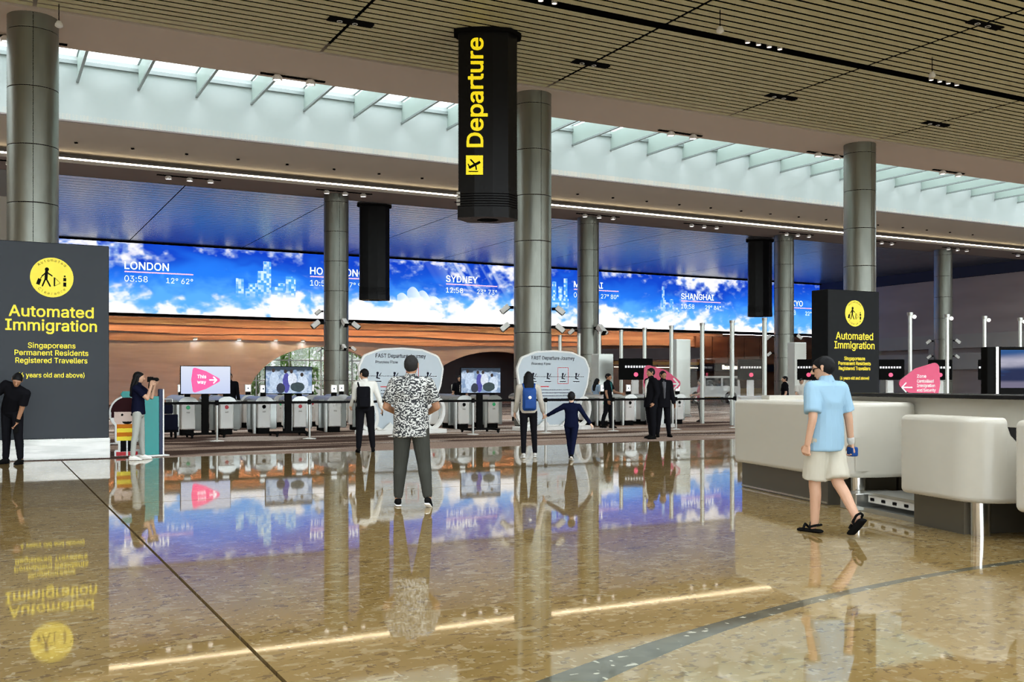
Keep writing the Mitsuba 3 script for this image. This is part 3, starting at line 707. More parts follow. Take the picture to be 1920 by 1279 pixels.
# ------------------------------------------------------------ white journey boards
def journey_board(x, y, label):
    t = thing('journey_board', label, 'board')
    out = sg.Polygon([(-1.28, 1.85), (-1.12, 2.2), (-.62, 2.38), (0, 2.42), (.62, 2.38), (1.12, 2.2), (1.28, 1.85), (1.2, 1.35), (.98, .80), (.8, .16), (-.8, .16), (-.98, .80), (-1.2, 1.35)]).buffer(-.2).buffer(.2, 8)
    out = out.union(sg.box(-.7, .12, .7, .6))
    F = lambda q: frame((x, y - q, 0), (1, 0, 0))
    part(t, 'panel', put(prism(out, .09), F(-.09)), 'white')
    part(t, 'face', put(prism(out.buffer(-.05), .004), F(.002)), 'paleblue')
    for s in (-1, 1):
        ringp = sa.rotate(sa.scale(sg.Point(0, 0).buffer(1, 24), .30, .47), s * -14, origin=(0, 0)).difference(sa.rotate(sa.scale(sg.Point(0, 0).buffer(1, 24), .215, .37), s * -14, origin=(0, 0)))
        part(t, 'side_loop', put(prism(sa.translate(ringp, s * 1.0, .56), .14), F(-.11)), 'white', 30)
        part(t, 'brace', put(prism(sg.Polygon([(s * .15, .12), (s * .62, .12), (s * .38, .34)]), .05), F(.055)), 'white')
    part(t, 'plinth', box(x - 1.28, x + 1.28, y - .22, y + .30, 0, .13, .015), 'white')
    tx = lambda s, xx, z, h, w, b=True: put(text(s, h, w, .002, b, 'l'), frame((x + xx, y - .006, z), (1, 0, 0)))
    for q in ([tx('FAST Departure Journey', -.78, 2.13, .105, 1.5), tx('Process Flow', -.78, 1.97, .075, .66)]): part(t, 'lettering', q, 'darknavy')
    g = [bar2((-1.0, 1.62), (1.05, 1.62), .012)]
    for cx in (-.72, -.22, .30, .78):
        g += [sg.Point(cx, 1.70).buffer(.035), bar2((cx, 1.68), (cx - .02, 1.57), .04), bar2((cx - .02, 1.57), (cx + .06, 1.55), .03), bar2((cx + .05, 1.62), (cx + .10, 1.70), .02), bar2((cx - .1, 1.47), (cx + .1, 1.47), .022)]
    part(t, 'print', put(prism(unary_union(g), .002), F(.006)), 'darknavy')
    part(t, 'print', put(prism(sg.box(.12, 1.40, .50, 1.90).difference(sg.box(.135, 1.415, .485, 1.885)), .002), F(.006)), 'red')
    ln = [bar2((-.62, z), (w, z), .018) for z, w in ((1.22, .55), (1.13, .62), (1.04, .5), (.95, .58))]
    part(t, 'print', put(prism(unary_union(ln), .002), F(.006)), 'darkband')
    part(t, 'print', put(prism(bar2((-.62, 1.32), (-.2, 1.32), .03), .002), F(.006)), 'red')
journey_board(10.34, 26.3, 'white rounded journey board with printed steps, left one, behind the patterned shirt')
journey_board(15.25, 26.3, 'white rounded journey board with printed steps, right one, at the middle column')

# ------------------------------------------------------------ pink direction signs
def pink_sign(x, y, yaw, flip, label, words):
    t = thing('direction_sign', label, 'sign')
    R = rotz(yaw, (x, y, 0))
    s = -1 if flip else 1
    pl = sg.Polygon([(s * -.58, .62), (s * -.62, 0), (s * -.50, -.60), (s * .05, -.38), (s * .66, 0), (s * .1, .42)]).buffer(-.12).buffer(.24, 6).buffer(-.10)
    F = lambda xx, z, q: R @ frame((xx, -q, 1.40 + z), (1, 0, 0))
    part(t, 'panel', put(prism(pl, .05), F(0, 0, -.05)), 'pink')
    a = unary_union([bar2((s * .12, 0), (s * .52, 0), .05), bar2((s * .52, 0), (s * .36, .17), .05), bar2((s * .52, 0), (s * .36, -.17), .05)])
    if flip: a = sa.translate(sa.scale(a, .75, .75, origin=(0, 0)), -.12, -.1)
    part(t, 'arrow', put(prism(a, .003), F(0, 0, .001)), 'white')
    for w, ww, xx, z in words: part(t, 'lettering', put(text(w, .085, ww, .003, True, 'l'), F(xx, z, .001)), 'white')
    part(t, 'post', put(box(-.05, .05, .05, .09, .1, 1.2), R), 'satin')
    part(t, 'base', put(box(-.42, .42, -.2, .25, 0, .11, .01), R), 'white')
pink_sign(19.35, 26.4, -.35, False, 'pink rounded triangular sign with white arrow, behind the suited men', [('This', .30, -.42, .06), ('way', .26, -.42, -.12)])
pink_sign(23.62, 20.0, -.38, True, 'pink rounded triangular sign with words and left arrow, right of the black board', [('Zone', .28, -.06, .18), ('Centralised', .50, -.06, .04), ('Immigration', .54, -.06, -.09), ('and Security', .56, -.06, -.22), ('Screening', .46, -.06, -.35)])

# ------------------------------------------------------------ automated gates
def gate(x, y, label, light, group):
    t = thing('gate', label, 'gate', group)
    part(t, 'cabinet', box(x - .19, x + .19, y, y + 1.35, .16, .86, .025), 'white')
    part(t, 'plinth', box(x - .16, x + .16, y + .05, y + 1.3, 0, .17), 'black')
    h = [(x - .24, .86), (x - .25, .93), (x - .19, 1.0), (x - .08, 1.05), (x + .08, 1.05), (x + .19, 1.0), (x + .25, .93), (x + .24, .86)]
    part(t, 'hood', put(prism(sg.Polygon(h), 1.5), np.array([[1, 0, 0, 0], [0, 0, 1, y - .06], [0, 1, 0, 0], [0, 0, 0, 1.]])), 'satin', 30)
    k = part(t, 'screen', box(x - .10, x + .10, y + .10, y + .13, 1.14, 1.38, .01), 'whiteglossy')
    part(k, 'display', quad((x - .08, y + .097, 1.16), (x + .08, y + .097, 1.16), (x + .08, y + .097, 1.36), (x - .08, y + .097, 1.36)), 'white', **glow((.72, .8, .82), .01))
    part(k, 'mark', box(x - .02, x + .02, y + .093, y + .096, 1.24, 1.28), 'darkband')
    part(t, 'neck', box(x - .07, x + .07, y + .08, y + .16, 1.04, 1.14), 'black')
    part(t, 'status_light', put(lathe([(0, 0), (.055, 0), (.05, .012), (0, .014)], n=16), np.array([[1, 0, 0, x], [0, 0, -1, y - .001], [0, 1, 0, .76], [0, 0, 0, 1.]])), light)
    part(t, 'reader', box(x - .045, x + .045, y - .012, y, .60, .64), 'lightgrey')
    part(t, 'wing_panel', box(x - .42, x - .22, y + .25, y + .28, .12, .95, .01), 'gateglass')
    part(t, 'wing_panel', box(x + .22, x + .42, y + .25, y + .28, .12, .95, .01), 'gateglass')
    part(t, 'pillar', box(x - .30, x - .22, y + .02, y + .12, 0, .90, .01), 'satin')
    return t
lights = ['green', 'red', 'black', 'red', 'white', 'black', 'green', 'red', 'black', 'green', 'red', 'black', 'black', 'green', 'black', 'red', 'black']
n = 0
for k in range(17):
    x = 4.9 + 1.03 * k
    if 15.0 < x < 17.4: continue
    gate(x, 28.2, f'white automated gate with silver hood, {ORD[n]} from the left in the front row', lights[k], 'front row of automated gates')
    n += 1
n = 0
for k in range(16):
    x = 5.4 + 1.03 * k
    if 15.0 < x < 17.5: continue
    gate(x, 32.2, f'white automated gate of the rear row, {ORD[n]} from the left, partly hidden', lights[(k + 3) % 17], 'rear row of automated gates')
    n += 1
# belt barrier
px = [2.72 + 2.3 * k for k in range(9)]
for i, x in enumerate(px):
    t = thing('barrier_post', f'slim silver belt barrier post, {ORD[i]} from the left', 'barrier post', 'belt barrier posts before the gates')
    part(t, 'pole', cyl(x, 25.0, .02, .98, .032, 14), 'satin', 30)
    part(t, 'head', cyl(x, 25.0, .88, 1.0, .045, 14), 'black', 30)
    part(t, 'base', lathe([(0, 0), (.17, 0), (.17, .015), (.05, .035), (0, .035)], x, 25.0, 20), 'whiteglossy', 30)
for i in range(8):
    single('barrier_belt', f'black belt stretched between barrier posts, {ORD[i]} span from the left', 'belt', box(px[i] + .03, px[i + 1] - .03, 24.995, 25.005, .905, .965), 'black', group='belts of the barrier')
# glass partitions of tall poles with clear panels between
def partition(pts, z, label, ball):      # the nearer run shows only its poles
    t = thing('glass_partition', label, 'partition')
    for i, (x, y) in enumerate(pts):
        k = part(t, 'pole', cyl(x, y, 0, z, .075 if not ball else .055, 16), 'palepole', 30)
        part(k, 'cap', lathe([(0, z), (.085, z), (.09, z + .09), (0, z + .1)], x, y, 16), 'satin', 30)
        if ball:
            s = trimesh.creation.icosphere(2, .06); s.apply_translation([x + .05, y - .11, z - .04])
            part(k, 'lamp_head', s, 'white', True, label='round white lamp head', **glow((1.1, 1.1, 1.05), .01))
        if i and not ball:
            (x0, y0) = pts[i - 1]
            g = box(x0 + .1, x - .1, y - .008, y + .008, .05, 2.3) if y == y0 else box(x - .008, x + .008, y0 + .1, y - .1, .05, 2.3)
            part(t, 'panel', g, 'glass', label='clear glass panel')
partition([(22.45, y) for y in (25.1, 26.7, 28.3, 30.1, 31.8, 33.4, 35.0, 36.6, 38.2)], 3.46, 'row of tall pale poles with glass panels, left of the counter and receding', False)
partition([(x, 20.85) for x in (24.25, 25.85, 27.55, 29.25, 30.95)], 3.42, 'row of slim grey poles with round white lamps, right of the black board', True)
labels['glass_partition_001']['category'] = 'poles'
# two pale pillars of the canopied shop
for x0, x1, y, z, l in ((19.85, 20.5, 31.0, 2.5, 'short pale pillar left of the black kiosk display'), (26.0, 26.75, 34.5, 3.3, 'tall pale square pillar behind the pink arrow sign'), (32.75, 33.46, 34.6, 3.3, 'pale green pillar left of the black board, behind the blue-shirted man')):
    t = thing('pillar', l, 'pillar')
    part(t, 'shaft', box(x0, x1, y, y + .5, .1, z, .02), 'palepole')
    part(t, 'foot', box(x0 - .02, x1 + .02, y - .02, y + .52, 0, .1), 'satin')
# check-in kiosks with black displays
def kiosk(x, y, yaw, label, w=.62):
    t = thing('check_in_kiosk', label, 'kiosk', 'check-in kiosks')
    R = rotz(yaw, (x, y, 0))
    part(t, 'column', put(cat([box(-.12, .12, -.1, .1, .05, 1.55, .02)]), R), 'white')
    part(t, 'counter', put(box(-.45, .45, -.35, .35, 0, .95, .03), R), 'white')
    k = part(t, 'display', put(box(-w, w, -.16, -.08, 1.55, 2.32, .02), R), 'black')
    part(k, 'dot', put(prism(sg.Point(0, 0).buffer(.08), .004), R @ frame((0, -.162, 1.74), (1, 0, 0))), 'pink', **glow((.9, .1, .2), .005))
    part(k, 'text_bar', put(cat([box(-.4 + .1 * i, -.33 + .1 * i, -.166, -.161, 1.98, 2.06) for i in range(8)]), R), 'white', **glow((.35, .37, .4), .005))
kiosk(20.9, 30.2, -.4, 'kiosk with black display and pink dot behind the dark-clad man')
kiosk(25.6, 29.4, -.5, 'kiosk with black display and pink dot left of the column with the black hanging sign', .5)
kiosk(27.4, 28.2, -.9, 'kiosk with black display in front of the column left of the black board', .42)
kiosk(30.3, 27.0, -.6, 'kiosk with black display just right of the black board', .5)
kiosk(32.2, 26.3, -.8, 'kiosk with dark display right of the pink sign with words', .42)
kiosk(33.6, 25.2, -.8, 'kiosk with dark display left of the big lit poster', .42)
# luggage trolley
t = thing('luggage_trolley', 'dark luggage trolley parked left of the gates', 'trolley')
tx, ty = 4.1, 27.3
part(t, 'frame', cat([rod((tx - .3, ty + .3, .15), (tx - .3, ty + .35, 1.0), .02), rod((tx + .3, ty + .3, .15), (tx + .3, ty + .35, 1.0), .02), rod((tx - .3, ty + .35, 1.0), (tx + .3, ty + .35, 1.0), .022), rod((tx - .3, ty + .3, .55), (tx + .3, ty + .3, .55), .02)]), 'satin')
part(t, 'deck', cat([box(tx - .32, tx + .32, ty - .5, ty + .32, .16, .2, .01), box(tx - .32, tx + .32, ty - .5, ty - .46, .2, .3, .01)]), 'black')
part(t, 'basket', box(tx - .28, tx + .28, ty + .12, ty + .3, .62, .86, .02), 'darknavy')
part(t, 'ad_panel', box(tx - .3, tx + .3, ty - .53, ty - .5, .22, .62, .01), 'darknavy')
for sx in (-.26, .26):
    for sy in (-.4, .25): part(t, 'wheel', put(lathe([(0, -.02), (.08, -.02), (.085, 0), (.08, .02), (0, .02)], n=16), np.array([[0, 0, 1, tx + sx], [0, 1, 0, ty + sy], [-1, 0, 0, .085], [0, 0, 0, 1.]])), 'rubber', 30)
# standees by the left board
t = thing('standee', 'cardboard cut-out of a cartoon boy in a striped yellow shirt, left of the filming woman', 'standee')
cxs, cys = 2.46, 20.75
F = lambda q: frame((cxs, cys - q, 0), (.97, .1, 0))
head = sa.translate(sa.scale(sg.Point(0, 0).buffer(1, 20), .30, .30), 0, .84)
outl = unary_union([head, sg.box(-.19, .3, .19, .62), sg.box(-.13, .05, .13, .35), sg.box(-.2, .0, .22, .09)])
part(t, 'backing', put(prism(outl.buffer(.035), .02), F(-.02)), 'white')
part(t, 'face', put(prism(sa.translate(sa.scale(sg.Point(0, 0).buffer(1, 20), .25, .23), 0, .77), .003), F(.001)), 'face_print')
part(t, 'hair', put(prism(head.intersection(sg.box(-.4, .86, .4, 1.3)).union(sg.box(-.29, .75, -.24, .9)), .003), F(.004)), 'hair_print')
part(t, 'features', put(prism(unary_union([sg.Point(-.09, .80).buffer(.022), sg.Point(.09, .80).buffer(.022), sa.translate(sa.scale(sg.Point(0, 0).buffer(1), .09, .05), 0, .67).intersection(sg.box(-.2, .5, .2, .67))]), .003), F(.005)), 'black')
for k in range(4): part(t, 'shirt_stripe', put(prism(sg.box(-.19, .30 + .08 * k, .19, .38 + .08 * k), .003), F(.002)), 'orange' if k % 2 else 'yellow')
part(t, 'trousers', put(prism(sg.box(-.12, .09, -.015, .30).union(sg.box(.015, .09, .12, .30)), .003), F(.002)), 'black')
part(t, 'shoes', put(prism(sg.box(-.2, .01, -.02, .085).union(sg.box(.02, .01, .2, .085)), .003), F(.002)), 'red')
part(t, 'foot', put(box(-.15, .15, .02, .35, 0, .02), np.array([[1, 0, 0, cxs], [0, 1, 0, cys], [0, 0, 1, 0], [0, 0, 0, 1.]])), 'white')
t = thing('panel_stand', 'slim teal standing panel with dark edge right of the woman with the camera', 'panel')
part(t, 'panel', put(box(-.26, .1, 0, .04, .03, 1.16, .005), rotz(.3, (2.92, 20.45, 0))), 'teal')
part(t, 'edge', put(box(.1, .17, -.01, .06, .03, 1.30, .005), rotz(.3, (2.92, 20.45, 0))), 'darkband')
part(t, 'white_edge', put(box(.17, .20, -.01, .06, .03, 1.30, .004), rotz(.3, (2.92, 20.45, 0))), 'white')
part(t, 'foot', put(box(-.28, .24, -.15, .2, 0, .03, .005), rotz(.3, (2.92, 20.45, 0))), 'white')
part(t, 'arrow_tab', put(prism(sg.Polygon([(-.62, 1.14), (-.66, 1.2), (-.62, 1.26), (.0, 1.26), (.0, 1.14)]), .02), rotz(.3, (2.92, 20.50, 0)) @ frame((0, 0, 0), (1, 0, 0))), 'teal')
# lit poster at the right edge
t = thing('lit_poster', 'tall lit poster screen with a blue seascape behind the counter at the right edge', 'poster')
def seafn(p, n, uv):
    a = mikit.fbm(uv.x * 3, uv.y * 9, 2, 4)
    c = mikit.mix((.02, .05, .16), (.03, .12, .35), mikit.smoothstep(.6, 1., uv.y))
    c = mikit.mix(c, (.75, .72, .85), mikit.smoothstep(.25, .0, dr.abs(uv.y - .72 - .1 * (uv.x - .5))) * (.5 + .6 * a))
    c = mikit.mix(c, (.02, .03, .10), mikit.smoothstep(.56, .45, uv.y) * mikit.smoothstep(.35, .6, a))
    return mikit.mix(c, (.22, .20, .30), mikit.smoothstep(.22, .12, uv.y)) * .8
R = rotz(-.5, (17.93, 13.25, 0))
part(t, 'frame', put(cat([box(-.22, 1.2, .01, .3, 0, 2.14, .01)]), R), 'black')
part(t, 'edge', put(box(-.06, .0, -.015, .02, .02, 2.14, .004), R), 'chrome')
part(t, 'display', put(quad((.04, -.003, 1.32), (1.15, -.003, 1.32), (1.15, -.003, 2.08), (.04, -.003, 2.08)), R), 'black', uv=UV4, emitter={'type': 'area', 'radiance': mikit.proc(seafn), 'sampling_weight': .03})
# small white car on show
t = thing('display_car', 'small white boxy car on show in front of the brown shop', 'car')
ox, oy = 45.5, 56.5
side = sg.Polygon([(-1.9, .5), (-1.9, 1.1), (-.9, 1.2), (-.7, 1.95), (1.7, 1.95), (1.8, 1.1), (1.8, .5)]).buffer(-.06).buffer(.06)
for s in (-1.2, 1.15): side = side.difference(sg.Point(s, .45).buffer(.44))
K = frame((ox, oy, 0), (.885, -.465, 0))
part(t, 'body', put(prism(side, 1.6), K @ np.diag([1., 1, 1, 1]) ), 'white')
for a, b in ((-.6, .45), (.6, 1.6)): part(t, 'window', put(prism(sg.box(a, 1.25, b, 1.8), .01), K @ np.array([[1, 0, 0, 0], [0, 1, 0, 0], [0, 0, 1, 1.605], [0, 0, 0, 1.]])), 'blackgloss')
for s in (-1.2, 1.15):
    for q in (0.0, 1.42): 
        w = prism(sg.Point(s, .40).buffer(.40, 12), .2); w.apply_translation([0, 0, q]); part(t, 'wheel', put(w, K), 'rubber', 30)
        w = prism(sg.Point(s, .40).buffer(.22, 8), .03); w.apply_translation([0, 0, q + .19]); part(t, 'hubcap', put(w, K), 'satin')
# cameras and floodlights on the columns
def fixture(x, y, z, az, label, s=1.0, r=.64):
    t = thing('camera', label, 'camera')
    a = math.radians(az)
    R = rotz(a, (x + r * math.cos(a), y + r * math.sin(a), z))
    part(t, 'bracket', put(box(-.005, .26 * s, -.05 * s, .05 * s, -.06 * s, .06 * s), R), 'black')
    b = box(-.20 * s, .24 * s, -.12 * s, .12 * s, -.12 * s, .12 * s, .025 * s)
    th = math.radians(40); c_, s_ = math.cos(th), math.sin(th)
    tilt = np.array([[c_, 0, s_, .36 * s], [0, 1, 0, 0], [-s_, 0, c_, -.05 * s], [0, 0, 0, 1.]])
    part(t, 'housing', put(b, R @ tilt), 'white')
    part(t, 'lens_face', put(box(.24 * s, .255 * s, -.10 * s, .10 * s, -.10 * s, .10 * s), R @ tilt), 'black')
    part(t, 'underside', put(box(-.19 * s, .23 * s, -.11 * s, .11 * s, -.14 * s, -.12 * s), R @ tilt), 'black')
C2 = [(15.95, 49.7), (31.1, 49.7), (46.1, 49.7), (61.2, 49.7)]
away = ['on the left back column behind the gates', 'on the back column right of the middle one', 'on the back column by the black hanging sign', 'on the far right back column']
for i, (x, y) in enumerate(C2):
    va = math.degrees(math.atan2(-y, -x))
    for az, z, s, l in ((va - 88, 4.5, 1.25, 'upper left camera'), (va + 88, 4.5, 1.25, 'upper right camera')) if i else ((va - 88, 5.1, 1., 'top left camera'), (va - 80, 4.5, 1.5, 'large left camera'), (va + 25, 4.55, 1.4, 'large front camera'), (va + 80, 4.45, 1.4, 'large right camera'), (va - 90, 3.2, .9, 'lower left camera'), (va + 25, 3.3, 1.0, 'lower front camera'), (va + 88, 3.25, .9, 'lower right camera')):
        fixture(x, y, z, az, f'{l} {away[i]}', s * .72)
    if i == 1: fixture(x, y, 4.6, va + 40, 'front floodlight ' + away[i], 1.4)
    if i > 1:
        fixture(x, y, 3.4, va - 88, 'lower left camera ' + away[i], .8)
        fixture(x, y, 3.4, va + 88, 'lower right camera ' + away[i], .8)
va = math.degrees(math.atan2(-29.4, -16.22))
for az, z, l in ((va - 88, 3.95, 'upper left'), (va - 88, 3.35, 'lower left'), (va + 88, 3.9, 'upper right'), (va + 88, 3.3, 'lower right')):
    fixture(16.22, 29.4, z, az, f'{l} camera on the middle column', .75)
# spotlights under the beams
def spot_group(x, y, z, n, gap, label, e, rail=True):
    t = thing('spotlight_track', label, 'ceiling light')
    part(t, 'rail', box(x - gap * (n - 1) / 2 - .5, x + gap * (n - 1) / 2 + .5, y - .05, y + .05, z - .04, z), 'black')
    for k in range(n): downlight(t, x + (k - (n - 1) / 2) * gap, y - .1, z - .20, .15, e, (1, .95, .86))
for k in range(-1, 6):
    spot_group(8.6 + 7.53 * k, 31.15, ZC - .02, 2, 1.05, ['spotlight track under the brown beam, left of the frame', 'spotlight track with two lamps above the second skylight fins', 'spotlight track under the brown beam behind the hanging sign', 'spotlight track right of the middle column top', 'spotlight track left of the right column top', 'spotlight track right of the right column top', 'spotlight track near the right edge of the brown beam'][k + 1], SPOT * .35)
for k in range(0, 10):
    spot_group(8.5 + 7.53 * (k - 1), 48.6, ZC, 3, .95, f'spotlight track with three lamps under the dark rear beam, {ORD[k]} from the left', SPOT * .5)
# ------------------------------------------------------------ people
def ball(p, r, s=14):
    r = (r, r, r) if np.isscalar(r) else r
    return Manifold.sphere(1.0, s).scale(tuple(float(q) for q in r)).translate(tuple(float(q) for q in p))
def hull(*bs): return Manifold.batch_hull(list(bs))
def chain(pts, s=14):
    return Manifold.batch_boolean([hull(ball(*a, s), ball(*b, s)) for a, b in zip(pts[:-1], pts[1:])], mf_add)
from manifold3d import OpType
mf_add = OpType.Add
def rx(a): c, s = math.cos(a), math.sin(a); return np.array([[1, 0, 0], [0, c, -s], [0, s, c]])
def rz(a): c, s = math.cos(a), math.sin(a); return np.array([[c, -s, 0], [s, c, 0], [0, 0, 1]])
def ry(a): c, s = math.cos(a), math.sin(a); return np.array([[c, 0, s], [0, 1, 0], [-s, 0, c]])
D = math.radians


def smoothed(mf, length, n=8, fold=0., seed=0, fs=9.):
    m = tri(mf.refine_to_length(length))
    m.merge_vertices()
    trimesh.smoothing.filter_taubin(m, .5, .53, iterations=n)
    if fold:
        nrm = m.vertex_normals
        d = meshkit.fbm(m.vertices * [fs, fs, fs * .55] + seed * 7.3, 3, seed) - .5
        m = trimesh.Trimesh(m.vertices + nrm * (d * fold * 2)[:, None], m.faces, process=False)
    return m


class Figure:
    """A standing figure facing +y, its height H, with posed limbs; every part follows the same skeleton."""
    def __init__(s, H, lean=0, turn=0, sway=0, legs=((0, 4, 0), (0, 4, 0)), arms=(((0, 8), 10), ((0, 8), 10)), head=(0, 0), slim=1., roll=0, hs=1.):
        s.k = k = H / 1.70; s.slim = slim; s.hs = hs
        s.P = np.array([0, 0, .93])
        s.U = rz(D(turn)) @ rx(-D(lean)) @ ry(D(roll))
        s.hipc = np.array([sway, 0, 0])
        s.legs, s.arms = [], []
        for side, (flex, abd, knee) in zip((-1, 1), legs):
            hip = np.array([side * .092, 0, .90]) + s.hipc
            def dr_(a): return np.array([side * math.sin(D(abd)), math.sin(D(a)) * math.cos(D(abd)), -math.cos(D(a)) * math.cos(D(abd))])
            kn = hip + .415 * dr_(flex)
            an = kn + .405 * dr_(flex - knee)
            s.legs.append([hip, kn, an, flex - knee])
        for side, ((fl, ab), el) in zip((-1, 1), arms):
            sh = np.array([side * .178, -.005, 1.385])
            elv = el if isinstance(el, tuple) else (el, 0)
            R1 = rz(0) @ ry(-side * D(ab)) @ rx(D(fl))
            a1 = R1 @ np.array([0, 0, -1.])
            a2 = R1 @ rz(side * D(elv[1])) @ rx(D(elv[0])) @ np.array([0, 0, -1.])
            e = sh + .285 * a1; w = e + .25 * a2
            s.arms.append([s.up(sh), s.up(e), s.up(w), s.U @ a2])
        s.h = rz(D(head[0])) @ rx(-D(head[1]))
        s.N = np.array([0, -.005, 1.45])
        low = min(l[2][2] for l in s.legs) - .085
        s.low = low
    def up(s, p): return s.P + s.hipc + s.U @ (np.asarray(p, float) - s.P)
    def hd(s, p): return s.up(s.N + s.h @ (s.hs * (np.asarray(p, float) - s.N)))
    def upm(s, mf):
        A = np.eye(4)[:3]; A[:, :3] = s.U; A[:, 3] = s.P + s.hipc - s.U @ s.P
        return mf.transform(A)
    def hdm(s, mf):
        B = np.eye(4); B[:3, :3] = s.h * s.hs; B[:3, 3] = s.N - s.hs * (s.h @ s.N)
        A = np.eye(4); A[:3, :3] = s.U; A[:3, 3] = s.P + s.hipc - s.U @ s.P
        return mf.transform((A @ B)[:3])
    def torso(s, g=0., hem=None):
        w = s.slim
        t = [ball((0, 0, .94), (.158 * w + g, .108 * w + g, .10 + g), 20), ball((0, .005, 1.10), (.138 * w + g, .098 * w + g, .07), 20), ball((0, -.005, 1.26), (.158 * w + g, .108 * w + g, .09), 20),
             hull(ball((-.135, -.008, 1.385), .058 + g), ball((.135, -.008, 1.385), .058 + g), ball((0, -.01, 1.40), (.09, .065 + g, .06)))]
        m = Manifold.batch_boolean([hull(a, b) for a, b in zip(t[:-1], t[1:])], mf_add)
        m = m + chain([((0, -.012, 1.40), .062 + g), ((0, .0, 1.47 if g else 1.50), .052 + g * .8)])
        if hem is not None: m = m.trim_by_plane((0, 0, 1), hem)
        return s.upm(m)
    def arm(s, i, g=0., upto=2., hand=False):
        sh, e, w, d = s.arms[i]
        q = s.slim ** .5
        if upto <= 1:
            p, u = sh + (e - sh) * upto, (e - sh) / np.linalg.norm(e - sh)
            return chain([(sh, .055 * q + g), (p + u * .06, .046 * q + g * 1.25)]).trim_by_plane(tuple(-u), float(-u @ p))
        e2 = e + (w - e) * (upto - 1)
        return chain([(sh, .057 * q + g), (e, .040 * q + g), (e2, (.028 + .012 * (2 - upto)) * q + g)])
    def leg(s, i, g=0., upto=2., flare=0.):
        hp, kn, an, _ = s.legs[i]
        q = s.slim
        if upto <= 1:
            p, u = hp + (kn - hp) * upto, (kn - hp) / np.linalg.norm(kn - hp)
            return chain([(hp, .088 * q + g), (p + u * .12, .066 * q + g + flare)]).trim_by_plane(tuple(-u), float(-u @ p))
        c = kn + (an - kn) * .3 + np.array([0, -.012, 0])
        return chain([(hp, .088 * q + g), (kn, .056 * q + g), (c, .054 * q + g), (kn + (an - kn) * (upto - 1), .038 + g * .9 + flare)])
    def hand(s, i, curl=35, spread=1., thumb_in=None):
        sh, e, w, d = s.arms[i]
        side = (-1, 1)[i]
        d = d / np.linalg.norm(d)
        inn = s.U @ np.array([-side, .25, 0]); inn -= d * (inn @ d); inn /= np.linalg.norm(inn)     # the palm faces the body
        ac = np.cross(d, inn) * side; ac = -ac if (s.U.T @ ac)[1] < 0 else ac                        # thumb side, forward
        pc = [w + d * .02 + ac * .018, w + d * .02 - ac * .018, w + d * .085 + ac * .033, w + d * .085 - ac * .033]
        ms = [hull(*[ball(p, .0145, 10) for p in pc])]
        for j, L in enumerate((.068, .076, .071, .056)):
            p0 = w + d * .08 + ac * (.031 - .0205 * j)
            pts = [(p0, .0095)]
            a = D(curl * .4)
            p = p0
            for f in (.45, .32, .23):
                p = p + (d * math.cos(a) + inn * math.sin(a)) * L * f
                pts.append((p, .0088 - .0008 * len(pts)))
                a += D(curl)
            ms.append(chain(pts, 10))
        t0 = w + d * .03 + ac * .028
        t1 = t0 + (d * .6 + ac * .7 + inn * .25) * .036
        t2 = t1 + (d * .9 + ac * .15 + inn * .4) * .032
        ms.append(chain([(t0, .013), (t1, .0105), (t2, .0085)], 10))
        return Manifold.batch_boolean(ms, mf_add)
    def body(s):
        m = s.torso() + s.arm(0) + s.arm(1) + s.leg(0) + s.leg(1)
        head = hull(ball((0, -.012, 1.60), (.074, .090, .098), 24), ball((0, .022, 1.595), (.066, .080, .085), 20), ball((0, .052, 1.515), (.038, .036, .026), 16))
        m = m + s.hdm(head) + chain([(s.up((0, -.015, 1.42)), .056), (s.hd((0, -.012, 1.54)), .05)])
        for i in (0, 1):
            an = s.legs[i][2]; m = m + hull(ball(an, .036), ball(an + np.array([0, .03, -.05]), .025))
        b = man(smoothed(m, .035, 6))
        face = [hull(ball((0, .095, 1.60), .008, 10), ball((0, .118, 1.565), .014, 10), ball((0, .095, 1.56), .016, 10)), hull(ball((-.022, .082, 1.530), .0065, 8), ball((.022, .082, 1.530), .0065, 8), ball((0, .091, 1.530), .0085, 8)),
                hull(ball((-.045, .076, 1.617), .008, 8), ball((-.015, .092, 1.619), .008, 8)), hull(ball((.045, .076, 1.617), .008, 8), ball((.015, .092, 1.619), .008, 8))]
        for q in (-1, 1): face.append(hull(ball((q * .075, -.005, 1.61), (.010, .018, .012), 10), ball((q * .074, .0, 1.575), (.009, .012, .016), 10)))
        for f in face: b = b + s.hdm(f)
        for i in (0, 1): b = b + s.hand(i, *s.curls[i])
        return b
    curls = ((30,), (30,))


def person(label, pos, az, fig, skin, parts, group=None, name='person'):
    t = thing(name, label, 'person', group)
    A = rotz(D(az - 90), (pos[0], pos[1], 0)) @ np.diag([fig.k, fig.k, fig.k, 1.])
    A[:3, 3] -= A[:3, :3] @ np.array([0, 0, fig.low])
    fig.A, fig.t = A, t
    part(t, 'body', put(tri(fig.body()), A), skin, 60)
    for nm, mf, mat, opt in parts(fig):
        if isinstance(mf, Manifold): mf = smoothed(mf, opt.get('len', .03), opt.get('n', 6), opt.get('fold', 0.), opt.get('seed', 0), opt.get('fs', 9.))
        k = part(t, nm, put(mf, A), mat, opt.get('smooth', True), opt.get('label'))
    return t


